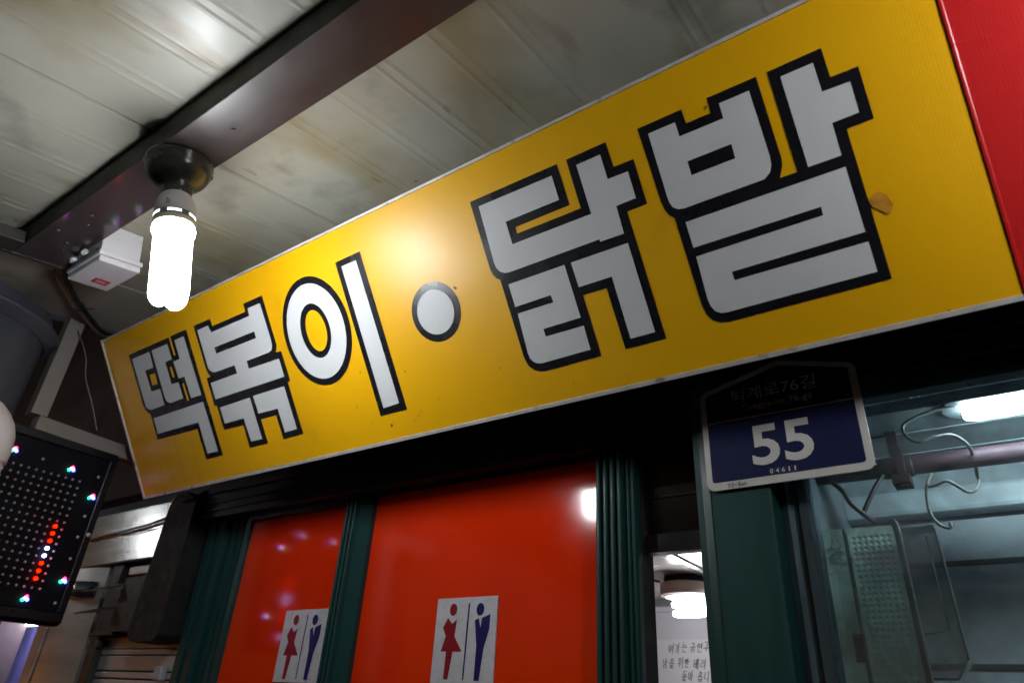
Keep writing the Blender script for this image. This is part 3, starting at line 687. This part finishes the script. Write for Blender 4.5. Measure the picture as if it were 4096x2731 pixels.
NX, NZ = -1.15, 1.80
ppr = empty("handwritten_notice", (NX, 2.768, NZ), (R(90), 0, 0), label="white paper notice with handwritten Korean lines seen through the narrow doorway", cat="notice")
MB().box(-.22, .22, -.30, .118, 0, .0015).build("paper_sheet", M['paper'], ppr)

# pen-stroke Hangul
def arc(cx, cy, rx, ry, n=12): return [(cx + rx * math.sin(2 * math.pi * i / n), cy + ry * math.cos(2 * math.pi * i / n)) for i in range(n + 1)]
J = {'ㅇ': [arc(.5, .5, .38, .42)], 'ㄱ': [[(.05, .9), (.9, .95), (.75, .5), (.5, 0)]], 'ㄴ': [[(.15, 1), (.12, .15), (.95, .2)]],
     'ㄷ': [[(.9, .92), (.12, .95), (.1, .1), (.95, .12)]], 'ㄹ': [[(.08, .95), (.88, .97), (.82, .55), (.12, .52), (.1, .08), (.95, .1)]],
     'ㅁ': [[(.12, .95), (.12, .08), (.9, .06), (.88, .92), (.1, .92)]], 'ㅂ': [[(.12, 1), (.15, .05), (.85, .05)], [(.85, 1), (.85, .05)], [(.13, .5), (.85, .52)]],
     'ㅎ': [[(.4, 1), (.6, .97)], [(.08, .78), (.92, .8)], arc(.5, .32, .32, .3)]}
V = {'ㅣ': [[(.3, 1.05), (.28, -.05)]], 'ㅏ': [[(.2, 1.05), (.18, -.05)], [(.2, .5), (.8, .52)]], 'ㅓ': [[(.7, 1.05), (.68, -.05)], [(.7, .5), (.0, .48)]],
     'ㅕ': [[(.75, 1.05), (.72, -.05)], [(.75, .65), (.05, .66)], [(.75, .38), (.05, .36)]], 'ㅐ': [[(.15, 1), (.15, 0)], [(.15, .5), (.7, .5)], [(.72, 1.08), (.7, -.1)]],
     'ㅡ': [[(0, .5), (1, .56)]], 'ㅜ': [[(0, .8), (1, .86)], [(.52, .82), (.5, 0)]], 'ㅗ': [[(.5, 1), (.5, .3)], [(0, .25), (1, .3)]]}
def put(mb, strokes, bx, ox, oy, sc, wd):
    for st in strokes:
        ribbon(mb, [(ox + sc * .70 * (bx[0] + p[0] * (bx[1] - bx[0]) + .28 * (bx[2] + p[1] * (bx[3] - bx[2]))) + rng.uniform(-.0009, .0009), oy + sc * 1.08 * (bx[2] + p[1] * (bx[3] - bx[2])) + rng.uniform(-.0009, .0009)) for p in st], wd, .0019)
def syl(mb, ini, vow, fin, ox, oy, sc, wd):
    b0 = .40 if fin else 0.
    if vow in 'ㅣㅏㅓㅕㅐ':
        put(mb, J[ini], (0, .5, b0 + .08, .92), ox, oy, sc, wd); put(mb, V[vow], (.56, .95, b0, 1), ox, oy, sc, wd)
    elif vow == 'ㅟ':
        put(mb, J[ini], (.05, .5, .55, 1), ox, oy, sc, wd); put(mb, V['ㅜ'], (0, .6, .05, .5), ox, oy, sc, wd); put(mb, V['ㅣ'], (.68, .95, 0, 1), ox, oy, sc, wd)
    else:
        t0 = .66 if fin else .5
        put(mb, J[ini], (.2, .8, t0, 1), ox, oy, sc, wd); put(mb, V[vow], (0, 1, .42 if fin else .05, t0 - .06), ox, oy, sc, wd)
    if fin: put(mb, J[fin], (.15, .85, 0, .34), ox, oy, sc, wd)
def line(words, x, y, sc, wd=.0030):
    for wd_ in words:
        mb = MB()
        for (i_, v_, f_) in wd_:
            syl(mb, i_, v_, f_, x, y + rng.uniform(-.003, .003), sc * rng.uniform(.92, 1.08), wd); x += sc * .86
        mb.build("handwritten_word", M['ink_grey'], ppr); x += sc * .36
    return x
HC = .031
line([[('ㅇ', 'ㅕ', None), ('ㄱ', 'ㅣ', None), ('ㄴ', 'ㅡ', 'ㄴ')], [('ㄱ', 'ㅡ', 'ㅁ'), ('ㅇ', 'ㅕ', 'ㄴ'), ('ㄱ', 'ㅜ', None), ('ㅇ', 'ㅕ', 'ㄱ')]], -1.2155 - NX, 1.872 - NZ, HC)
line([[('ㄴ', 'ㅏ', 'ㅁ'), ('ㅇ', 'ㅡ', 'ㄹ')], [('ㅇ', 'ㅟ', None), ('ㅎ', 'ㅏ', 'ㄴ')], [('ㅂ', 'ㅐ', None), ('ㄹ', 'ㅕ', None)], [('ㄱ', 'ㅗ', 'ㄷ')]], -1.244 - NX, 1.815 - NZ, HC)
ex = line([[('ㄷ', 'ㅗ', 'ㄹ'), ('ㅇ', 'ㅏ', None)], [('ㅇ', 'ㅗ', 'ㅂ'), ('ㄴ', 'ㅣ', None), ('ㄷ', 'ㅏ', None)]], -1.168 - NX, 1.769 - NZ, HC)
ez = 1.769 - NZ
mb = MB(); ribbon(mb, [(ex - .012, ez + .030), (ex - .014, ez + .009)], .0022, .0019); ribbon(mb, [(ex - .0145, ez + .003), (ex - .015, ez)], .0026, .0019); mb.build("exclamation_mark", M['ink_grey'], ppr)

# ================================================================== GLASS BOOTH ON THE RIGHT
win = empty("booth_window", (0, 0, 0), label="grimy glass booth window right of the address plate", cat="window")
fr = [(-.3515, 1.47), (-.3515, 1.375), (-.338, 1.368), (-.330, 1.376), (-.322, 1.376), (-.3165, 1.366), (-.300, 1.366), (-.296, 1.378), (-.296, 1.395), (-.305, 1.40), (-.305, 1.47)]
MB().prism(fr, 0, 2.1845).build("frame_post", M['frame_blue'], win)
MB().box(-.3515, .9, 1.372, 1.47, 2.1855, 2.2235).build("frame_head", M['frame_blue'], win, bevel=.003)
MB().box(-.3515, .9, 1.352, 1.47, 2.2240, 2.2600).build("frame_head", M['green_dark'], win, bevel=.002)
MB().box(-.3045, .9, 1.405, 1.411, .9, 2.185).build("pane", M['pane'], win)
MB().box(-.3045, .9, 1.372, 1.47, .82, .8995).build("frame_sill", M['frame_blue'], win)
MB().box(-.3515, .9, 1.38, 1.46, 0, .8195).build("lower_panel", M['green'], win)

booth = empty("booth_room", (0, 0, 0), kind="structure")
MB().box(-.384, 1.2, 2.22, 2.26, 0, 2.158).build("back_wall", M['booth_wall'], booth)
MB().box(-.384, 1.2, 2.16, 2.26, 2.1585, 2.228).build("light_moulding", M['booth_strip'], booth, bevel=.012)
MB().box(-.384, 1.2, 1.48, 2.26, 2.285, 2.31).build("booth_ceiling", M['booth_ceiling'], booth)
MB().box(-.384, 1.2, 2.20, 2.26, 2.2285, 2.2845).build("upper_wall", M['booth_ceiling'], booth)
MB().box(1.2005, 1.24, 1.48, 2.26, 0, 2.31).build("side_wall", M['booth_wall'], booth)
MB().box(-.3835, -.375, 1.48, 2.2195, 0, 2.284).build("side_wall", M['booth_wall'], booth)
for zz in (2.034, 1.783):
    MB().box(-.374, 1.2, 2.214, 2.2198, zz - .006, zz + .006).build("wall_joint", M['groove'], booth)
for yy in (1.86, 2.02):
    MB().box(-.374, 1.2, yy, yy + .010, 2.281, 2.2848).build("ceiling_rib", M['booth_ceiling'], booth, bevel=.0015)

tl = empty("tube_light", (.30, 1.74, 2.262), label="lit cold white tube light under the booth ceiling", cat="tube light")
MB().tube([(-.322, 0, 0), (-.316, 0, 0), (-.30, 0, 0), (.6, 0, 0)], [.010, .016, .019, .019], 14).build("glowing_tube", M['booth_tube'], tl)
MB().prism(rrect(-.36, .62, -.075, .075, .07, 8), .012, .0225).build("fixture_tray", M['booth_fixture'], tl, bevel=.004)

pp = empty("rusty_pipe", (0, 1.85, 2.196), label="rusty purple pipe running along behind the booth glass", cat="pipe")
MB().tube([(-.372, 0, .002), (-.17, 0, 0), (.3, 0, -.003), (.9, 0, -.006)], .0225, 16).build("pipe_length", M['pipe'], pp)
MB().tube([(-.225, 0, 0), (-.212, 0, 0), (-.155, 0, 0), (-.150, 0, 0)], [.024, .0265, .0265, .024], 16).build("coupling", M['clamp'], pp)
MB().box(-.196, -.172, -.012, .012, .024, .089).build("hanger_strap", M['clamp'], pp, bevel=.001)
MB().box(-.186, -.166, -.034, -.0275, -.060, .034).build("clamp_bolt", M['clamp'], pp, bevel=.002)
MB().box(-.200, -.160, -.036, .018, -.052, -.0275).build("clamp_jaw", M['clamp'], pp, bevel=.002)

cb = [(-0.027, 1.72, 2.2767), (-0.0702, 1.7, 2.2669), (-0.1113, 1.68, 2.2492), (-0.1376, 1.67, 2.2311), (-0.1366, 1.66, 2.2034), (-0.1158, 1.66, 2.1844), (-0.0874, 1.68, 2.198), (-0.0552, 1.72, 2.212), (-0.0358, 1.76, 2.2092), (-0.0261, 1.8, 2.2), (-0.0262, 1.885, 2.1938), (-0.0293, 1.885, 2.1636), (-0.0289, 1.86, 2.1395), (-0.04, 1.82, 2.1109), (-0.055, 1.8, 2.1044), (-0.0705, 1.79, 2.1169), (-0.0875, 1.78, 2.128), (-0.1092, 1.78, 2.1216), (-0.124, 1.78, 2.1201), (-0.1253, 1.78, 2.1285), (-0.1154, 1.8, 2.1538)]
o = MB().tube(smooth_path(cb, 5), .0038, 8).build("white_cable", M['cable_white'])
tag(o, "dirty white cable looping around the rusty pipe in the booth", "cable", "white cables in the booth")
cb = [(-0.129, 1.78, 2.1202), (-0.1335, 1.78, 2.0945), (-0.1348, 1.78, 2.0603), (-0.1244, 1.78, 2.0357), (-0.1085, 1.78, 2.0242), (-0.1013, 1.78, 2.0267), (-0.1012, 1.78, 2.0355)]
o = MB().tube(smooth_path(cb, 5), .0038, 8).build("white_cable", M['cable_white'])
tag(o, "short hooked white cable end hanging below the rusty pipe", "cable", "white cables in the booth")
for pts, lb in (([(-0.2929, 1.6, 2.0997), (-0.2749, 1.6, 2.0775), (-0.2652, 1.6, 2.0514), (-0.2437, 1.62, 2.0269), (-0.2302, 1.64, 2.0142)], "dark cable curving behind the glass under the address plate"),
                ([(-0.2096, 1.75, 2.1494), (-0.2232, 1.72, 2.1187), (-0.2385, 1.7, 2.086), (-0.2578, 1.68, 2.0433)], "dark slanting cable behind the glass near the pipe clamp")):
    tag(MB().tube(smooth_path(pts, 5), .0052, 8).build("dark_cable", M['cable_black']), lb, "cable")

bp = empty("bumpy_plastic_panel", (-.235, 1.50, 1.6), label="pale green plastic panel with rows of round bumps behind the glass", cat="plastic panel")
pan = [(-.082, 1.95), (-.082, 1.0), (.070, 1.0), (.070, 1.95)]
MB().add([(-.0815, -.004, -.6), (-.0605, -.006, -.6), (-.030, -.002, -.6), (-.0815, -.004, .372), (-.0605, -.006, .372), (-.030, -.002, .372)], [(0, 1, 4, 3), (1, 2, 5, 4)]).build("left_flange", M['bumpy'], bp)
MB().tube([(.0605, -.002, -.6), (.0605, -.002, .355), (.0590, -.002, .372), (.0540, -.002, .380)], .0062, 10).build("rounded_edge", M['acrylic_rim'], bp)
MB().tube([(-.0325, -.008, -.6), (-.0325, -.008, .37)], .0035, 8).build("rib", M['bumpy'], bp)
# sheet with the bumps pressed into it
q_, nc, nr = 6, 7, 52
gx = [-.030] + [-.0258 + .01055 * i / q_ for i in range(nc * q_ + 1)] + [.056]
gz = [.372] + [.3568 - .01055 * i / q_ for i in range(nr * q_ + 1)] + [-.6]
def hb(x, z_):
    u_ = ((x + .0258) / .01055) ; w_ = ((.3568 - z_) / .01055)
    if not (0 <= u_ <= nc and 0 <= w_ <= nr): return 0.
    d2 = ((u_ % 1 - .5) ** 2 + (w_ % 1 - .5) ** 2) * .01055 ** 2
    return math.sqrt(max(0., .0036 ** 2 - d2)) * .8
vs = [(x, -hb(x, z_), z_) for z_ in gz for x in gx]; w_ = len(gx)
fs = [(j * w_ + i, j * w_ + i + 1, (j + 1) * w_ + i + 1, (j + 1) * w_ + i) for j in range(len(gz) - 1) for i in range(w_ - 1)]
MB().add(vs, fs, True).build("embossed_sheet", M['bumpy'], bp)
MB().box(-.046, -.034, -.020, -.0105, .135, .170).build("clip", M['clamp'], bp, bevel=.002)
MB().box(-.050, -.030, -.014, -.0105, .128, .177).build("clip_plate", M['bumpy'], bp, bevel=.001)
cw = MB()
for k in range(22):
    a = k * .62; rad = .012 + .014 * rng.random()
    cx, cz = -.058 + rng.uniform(-.02, .02), .33 + rng.uniform(-.028, .028)
    cw.tube(smooth_path([(cx + rad * math.cos(a + t_ * .9), -.013 + rng.uniform(-.002, .001), cz + rad * .7 * math.sin(a + t_ * .9)) for t_ in range(5)], 3), .0006, 4)
o = cw.build("cobweb", M['booth_strip'], None, loc=(-.235, 1.50, 1.6)); tag(o, "tangled dusty cobweb at the top corner of the bumpy plastic panel", "cobweb", kind="stuff")

ac = empty("clear_plastic_case", (-.14, 1.56, 1.7), label="grimy clear plastic case with a chamfered lower corner beside the bumpy panel", cat="plastic case")
out_ = [(-.040, .272), (.020, .272), (.0255, .264), (.0285, .035), (.006, .006), (-.040, .006)]
MB().prism(out_, -.03, .03, swap=lambda v: (v[0], v[2], v[1])).build("case_shell", M['acrylic'], ac)
MB().tube(smooth_path([(.0150, -.030, .272), (.0225, -.030, .270), (.0255, -.030, .262), (.0275, -.030, .15), (.0285, -.030, .036)], 4), .0022, 8).build("case_edge", M['acrylic_rim'], ac)
MB().tube([(.0285, -.030, .036), (.006, -.030, .006), (-.04, -.030, .006)], .0024, 8).build("case_edge", M['acrylic_rim'], ac)
MB().tube([(.008, -.031, .255), (.010, -.031, .085), (-.03, -.031, .078)], .0018, 8).build("inner_rib", M['acrylic_rim'], ac)

# ================================================================== LEFT END: BOX, CABLES, DUCT, LED SIGN
jb = empty("junction_box", F, (A_C, 0, 0), label="white plastic junction box with a red sticker screwed up beside the beam", cat="junction box")
jb.scale = K3
jx0, jx1, jy0, jy1, jz = -1.842 - F0.x, -1.678 - F0.x, .0635, .160, -.0535
MB().box(jx0, jx1, jy0, jy1, jz + .030, .0535).build("box_body", M['box_white'], jb, bevel=.003)
MB().box(jx0 - .006, jx1 + .006, jy0 - .005, jy1 + .006, jz + .017, jz + .0295).build("rim", M['box_white'], jb, bevel=.003)
MB().box(jx0 - .003, jx1 + .003, jy0 - .002, jy1 + .003, jz, jz + .0165).build("lid", M['box_white'], jb, bevel=.004, seg=3)
for k, xx in enumerate((jx0 + .022, jx0 + .082)):
    MB().tube([(xx, jy0 - .012, jz + .040), (xx + .026, jy0 - .012, jz + .040)], .0065, 12).build("hinge_barrel", M['box_white'], jb)
    MB().tube([(xx, jy1 + .010, jz + .022), (xx + .03, jy1 + .010, jz + .022)], .006, 12).build("latch", M['box_white'], jb)
MB().box(jx0 + .030, jx0 + .062, jy0 + .040, jy1 - .018, jz - .0008, jz - .0002).build("sticker", M['sticker'], jb)
MB().box(jx0 + .040, jx0 + .052, jy0 + .047, jy1 - .025, jz - .0014, jz - .0009).build("sticker_print", M['sticker_print'], jb)

def on_c(X, v, h):    # X, distance along the fall, depth under the ceiling -> world
    c_, s_ = math.cos(A_C), math.sin(A_C)
    loc = Vector((X - F0.x, v, H_C - h))
    return F + Vector((loc.x, loc.y * c_ - loc.z * s_, loc.y * s_ + loc.z * c_)) * K
p1 = [on_c(-1.92, .10, .02), on_c(-1.995, .108, .024), on_c(-2.08, .160, .024), on_c(-2.195, .240, .022), on_c(-2.29, .320, .022), on_c(-2.36, .385, .022), on_c(-2.372, .43, .02)]
tag(MB().tube(smooth_path(p1, 5), .0075, 8).build("black_cable", M['cable_black']), "black cable drooping from the junction box to the signboard's end", "cable")
p2 = [v + Vector((-.008, -.016 - .006 * math.sin(i), -.006)) for i, v in enumerate(p1)]
tag(MB().tube(smooth_path(p2, 5), .0062, 8).build("tan_cable", M['cable_tan']), "tan cable tied alongside the black one below the ceiling", "cable")
tie = MB()
c0 = (p1[3] + p2[3]) / 2
tie.tube([c0 + Vector((.004, .022 * math.cos(a), .017 * math.sin(a))) for a in [2 * math.pi * i / 12 for i in range(13)]], .0028, 6)
tie.tube([c0 + Vector((0, .02, .0)), c0 + Vector((.02, .045, .005))], .0025, 6)
tag(tie.build("cable_tie", M['cable_black']), "black cable tie round the two drooping cables", "cable tie")
tag(MB().tube(smooth_path([on_c(-2.37, .30, .01), (-2.40, .80, 2.60), (-2.41, .83, 2.53), (-2.42, .88, 2.46), (-2.43, .93, 2.38)], 6), .0022, 6).build("thin_wire", M['wire_grey']), "thin grey wire hanging slack behind the signboard's end", "wire")

dc = empty("round_duct", (-2.585, .468, 0), label="large grey round duct column rising to the canopy at the left edge", cat="duct")
MB().lathe([(.25, 0), (.25, 2.30), (.252, 2.69)], 64, cap=False).build("duct_wall", M['duct'], dc)
MB().lathe([(.256, 2.600), (.285, 2.622), (.292, 2.632), (.285, 2.640), (.256, 2.642)], 64, cap=False).build("rim_collar", M['duct'], dc)
edge = empty("canopy_edge_trim", (0, 0, 0), label="dark grey metal edge strip closing the canopy's end", cat="trim")
MB().add([on_c(-2.388, -1.0, -.05), on_c(-2.402, -1.0, -.05), on_c(-2.402, -1.0, .012), on_c(-2.388, -1.0, .012), on_c(-2.388, .95, -.05), on_c(-2.402, .95, -.05), on_c(-2.402, .95, .012), on_c(-2.388, .95, .012)],
         [(0, 1, 2, 3), (4, 7, 6, 5), (0, 4, 5, 1), (1, 5, 6, 2), (2, 6, 7, 3), (3, 7, 4, 0)]).build("edge_strip", M['duct'], edge)

# post and crossbar that carry the LED sign
pf = empty("sign_post_frame", (-2.50, .75, 0), label="beige painted steel post and crossbar carrying the LED sign", cat="frame")
MB().box(-.03, .02, -.010, .040, 2.386, 2.74).build("hanger_post", M['post_paint'], pf, bevel=.002)
MB().box(-.03, .022, -.044, .52, 2.339, 2.385).build("crossbar", M['post_paint'], pf, bevel=.002, rot=(R(-1.5), 0, 0))

pv = MB()
pc = Vector((-2.285, .622, 0))
path = [pc + Vector((0, 0, 1.2)), pc + Vector((0, 0, 2.20))] + [pc + Vector((0, -.085 + .085 * math.cos(R(a)), 2.20 + .085 * math.sin(R(a)))) for a in range(15, 91, 15)] + [pc + Vector((0, -.35, 2.285))]
pvc = empty("plastic_pipe", (0, 0, 0), label="grey white plastic pipe with an elbow at the left edge", cat="pipe")
MB().tube(path, .047, 24).build("pipe_length", M['pvc'], pvc)
MB().tube([path[1] + Vector((0, 0, -.045)), path[1] + Vector((0, 0, -.040)), path[1] + Vector((0, 0, .0))] + path[2:8] + [path[8] * .86 + path[7] * .14 if 0 else path[7] + Vector((0, -.03, 0))], .0525, 24).build("elbow", M['pvc'], pvc)

# LED sign: faces +x
LX = -2.488
led = empty("led_sign", (LX, .88, 2.05), label="black LED dot matrix sign with a lit red and blue column and coloured corner lights", cat="LED sign")
y0, y1, z0, z1 = -.185, .175, -.270, .295
MB().box(-.07, -.004, y0, y1, z0, z1).build("case", M['led_case'], led, bevel=.012, seg=3)
MB().box(-.003, .001, y0 + .012, y1 - .030, z0 + .040, z1 - .035).build("face", M['led_face'], led)
for (a, b, c, d) in ((y0 + .004, y1 - .006, z1 - .034, z1 - .006), (y0 + .004, y1 - .006, z0 + .008, z0 + .036), (y1 - .029, y1 - .006, z0 + .0365, z1 - .0345)):
    MB().box(-.003, .010, a, b, c, d).build("frame_rail", M['led_case'], led, bevel=.003)
offs = MB(); backs = MB()
for r_ in range(16):
    for c_ in range(12):
        yy = .955 - .0226 * c_ - .88; zz = 2.218 - .0227 * r_ - 2.05
        if c_ == 1 and 7 <= r_ <= 14: continue
        offs.ball((.0055, yy, zz), .0040, 6, 4, (1.5, 1, 1))
        backs.box(.0012, .0034, yy - .0085, yy + .0085, zz - .0045, zz + .0075)
o = offs.build("unlit_leds", M['led_off'], led); o["kind"] = "stuff"
o = backs.build("led_sockets", M['led_face'], led); o["kind"] = "stuff"
for i in range(8):
    zz = 2.0645 - .0229 * i - 2.05
    MB().ball((.0062, .933 - .88, zz), .0056, 10, 6, (1.4, 1, 1)).build("lit_led", M['led_blue' if i in (3, 4) else 'led_red'], led)
for (yy, zz) in ((.917, 2.250), (1.008, 2.180), (1.012, 1.912), (.924, 1.845), (.739, 2.259)):
    b = MB().ball((.0075, yy - .88, zz - 2.05), .0046, 8, 5, (1.6, 1.3, .9)).build("corner_light", M['led_core'], led)
    MB().ball((.0062, yy - .88 + .003, zz - 2.05 + .0058), .0052, 8, 5).build("red_chip", M['led_r'], b)
    MB().ball((.0062, yy - .88 - .006, zz - 2.05 - .0048), .0050, 8, 5).build("green_chip", M['led_g'], b)
    MB().ball((.0062, yy - .88 + .0072, zz - 2.05 - .0028), .0054, 8, 5).build("blue_chip", M['led_b'], b)
for (yy, zz) in ((.826, 2.255), (1.007, 2.248), (1.008, 2.115), (1.009, 2.047), (1.010, 1.979), (1.012, 1.844)):
    MB().ball((.0065, yy - .88, zz - 2.05), .0050, 8, 5).build("corner_light_off", M['led_off'], led)
MB().lathe([(.007, 0), (.007, .003), (.004, .005)], 12, Matrix.Rotation(R(90), 4, 'Y')).build("screw", M['steel_dull'], led, loc=(.010, 1.037 - .88, .010))

# ================================================================== NEIGHBOUR'S SHUTTER
hd = empty("shutter_housing", (-2.9, 1.42, 2.08), label="stainless shutter housing with a bright vertical glint below the sign's end", cat="shutter housing")
MB().box(-.66, .335, -.02, .08, .1125, .2155).build("upper_sheet", M['steel'], hd, bevel=.002)
MB().box(-.66, .335, -.024, .08, 0, .1120).build("lower_sheet", M['steel'], hd, bevel=.002)
MB().box(-.66, .335, -.028, .08, -.006, -.0005).build("hem", M['dark_metal'], hd)
MB().add([(-.66, -.02, .216), (.335, -.02, .216), (.335, .08, .30), (-.66, .08, .30)], [(0, 1, 2, 3)]).build("top_slope", M['steel_dull'], hd)
for k, (za, zb, dy) in enumerate(((2.193, 2.226, -.030), (2.190, 2.234, -.036), (2.187, 2.215, -.033))):
    pts = [(-3.30, 1.42 + dy, za - .002), (-3.1, 1.42 + dy - .004, za + .004), (-2.85, 1.42 + dy - .002, (za + zb) / 2 - .006 * k), (-2.60, 1.42 + dy, zb)]
    tag(MB().tube(smooth_path(pts, 5), .005 - .001 * k, 6).build("shutter_cable", M['cable_black']), ("thickest", "middle", "thinnest")[k] + " of the three black cables crossing the stainless shutter housing", "cable", "cables on the shutter housing")
sh = empty("roller_shutter", (-2.7, 1.44, 0), label="half open metal roller shutter with horizontal slats beside the green corner post", cat="shutter")
for (za, zb) in ((2.030, 2.062), (1.998, 2.018), (1.758, 1.800), (1.737, 1.755), (1.685, 1.733), (1.660, 1.680), (1.60, 1.655), (1.54, 1.595), (1.47, 1.535), (1.40, 1.465), (1.33, 1.395)):
    MB().box(-.24 if za > 1.9 else -.26, .33, -.012, .006, za, zb).build("slat", M['shutter'], sh, bevel=.003)
MB().box(-.26, .33, .0065, .02, 1.2, 2.074).build("backing", M['dark_metal'], sh)
MB().box(-.335, -.262, -.03, .05, 0, 2.073).build("guide_rail", M['dark_metal'], sh, bevel=.003)
MB().box(-.262, -.2485, -.045, -.013, 1.62, 1.79).build("guide_lip", M['vent_metal'], sh, bevel=.002)
MB().lathe([(.022, 0), (.022, .010), (.012, .014)], 16, Matrix.Rotation(R(90), 4, 'X')).build("roller_wheel", M['vent_metal'], sh, loc=(-.245, -.032, 1.776))

vt = empty("vent_box", (-2.80, 1.36, 1.80), label="dark exhaust vent box with two tilted flaps on the shutter", cat="vent")
MB().add([(-.02, 0, .01), (.2, 0, .01), (.2, 0, .20), (-.02 + .02, 0, .20), (-.05, .06, .01), (.2, .06, .01), (.2, .06, .20), (-.03, .06, .20)],
         [(0, 1, 2, 3), (4, 7, 6, 5), (0, 4, 5, 1), (3, 2, 6, 7), (0, 3, 7, 4), (1, 5, 6, 2)]).build("box", M['dark_metal'], vt)
for zz in (.165, .085):
    MB().add([(-.20, -.06, zz - .018), (-.06, -.06, zz - .018), (.02, .02, zz + .012), (-.16, .02, zz + .012), (-.20, -.06, zz - .014), (-.06, -.06, zz - .014), (.02, .02, zz + .016), (-.16, .02, zz + .016)],
             [(0, 1, 2, 3), (4, 7, 6, 5), (0, 4, 5, 1), (1, 5, 6, 2), (2, 6, 7, 3), (3, 7, 4, 0)]).build("flap", M['vent_metal'], vt)
MB().box(-.18, .0, .01, .05, .0, .010).build("sill", M['vent_metal'], vt)
MB().box(-.17, -.02, .045, .055, .011, .19).build("dark_throat", M['dark_metal'], vt)
MB().lathe([(.024, 0), (.026, -.008), (.016, -.016), (.006, -.02)], 16, Matrix.Rotation(R(-90), 4, 'X')).build("fan_motor", M['vent_metal'], vt, loc=(-.07, .045, .115))

cv = empty("hanging_cover", (-2.50, 1.36, 1.765), label="grimy dark padded cover hanging between the shutter and the green corner post", cat="cover")
o_ = [(-.075, .03), (-.055, .008), (-.03, 0), (.10, .004), (.125, .02), (.130, .25), (.130, .47), (.05, .515), (-.02, .505), (-.045, .47), (-.060, .25)]
co = MB().prism(corner_round(o_, .03, 4), -.05, .05, swap=lambda v: (v[0], v[2], v[1])).build("cover_body", M['cover'], cv, bevel=.016, seg=3)
MB().tube(smooth_path([(.0, -.02, .50), (.03, -.05, .48), (.08, -.058, .472), (.125, -.05, .478)], 4), .006, 6).build("fold", M['cover'], cv)
wh = empty("white_flap", (-2.52, 1.34, 2.262), label="small bent white metal flap poking out under the signboard's lower left corner", cat="bracket")
MB().add([(-.10, 0, 0), (-.02, -.01, .022), (.055, .01, -.01), (.0, .0, .0), (-.10, .01, .004), (-.02, .0, .026), (.055, .02, -.006), (.0, .01, .004)],
         [(0, 1, 2, 3), (4, 7, 6, 5), (0, 4, 5, 1), (1, 5, 6, 2), (2, 6, 7, 3), (3, 7, 4, 0)]).build("flap", M['steel_dull'], wh)
hk = MB().box(-2.50, -2.455, 1.40, 1.425, 1.655, 1.70).build("grey_cable_box", M['box_white'], bevel=.005)
tag(hk, "small grey box on the post foot below the hanging cover", "box")

# stainless pilaster and the violet-lit shop at the lower left corner
st = empty("stainless_pilaster", (-3.32, 1.42, 0), label="curved stainless cladding left of the shutter rail", cat="cladding")
poly = [(.235, .03)] + [(.235 - .48 * i / 12, -.035 * math.sin(math.pi * i / 12) + 0) for i in range(13)] + [(-.245, .03)]
MB().prism(poly[:1] + [(.235, 0)] + poly[2:9] + [(.235 - .48 * 7.6 / 12, .03)], 0, 2.07).build("right_sheet", M['steel_dull'], st)
MB().prism([(.235 - .48 * 7.7 / 12, .03)] + poly[9:], 0, 2.07).build("left_sheet", M['steel_dull'], st)
MB().lathe([(.115, 0), (.118, .03), (.112, .06)], 24, Matrix.Translation((.10, .05, 1.95))).build("collar", M['steel'], st)
nb = empty("neighbour_shop_room", (0, 0, 0), kind="structure")
MB().box(-5.6, -3.56, 1.75, 1.79, 0, 2.35).build("back_wall", M['violet'], nb)
MB().box(-5.6, -3.56, 1.45, 1.7495, 2.02, 2.06).build("shop_ceiling", M['violet'], nb)
sg2 = empty("orange_lit_sign", (-6.3, .15, 1.25), label="orange backlit sign farther down the alley", cat="sign")
MB().box(-.06, 0, -.45, .45, -.35, .2).build("case", M['dark_metal'], sg2)
MB().box(.0005, .006, -.43, .43, -.33, .18).build("lit_face", emit("orange_face_lit", (1.0, .30, .03), 3.0), sg2)
nt_ = empty("shop_tube_light", (-3.95, 1.62, 1.90), label="lit bluish tube light inside the violet-lit shop at the lower left", cat="tube light")
MB().tube([(-.35, 0, 0), (.10, 0, 0)], .011, 10).build("glowing_tube", M['tube_violet'], nt_)
MB().box(.06, .13, -.014, .014, -.030, -.0115).build("end_cap", M['tube_violet'], nt_, bevel=.004)
MB().box(-.36, .13, -.02, .02, .0125, .04).build("fixture", M['box_white'], nt_)
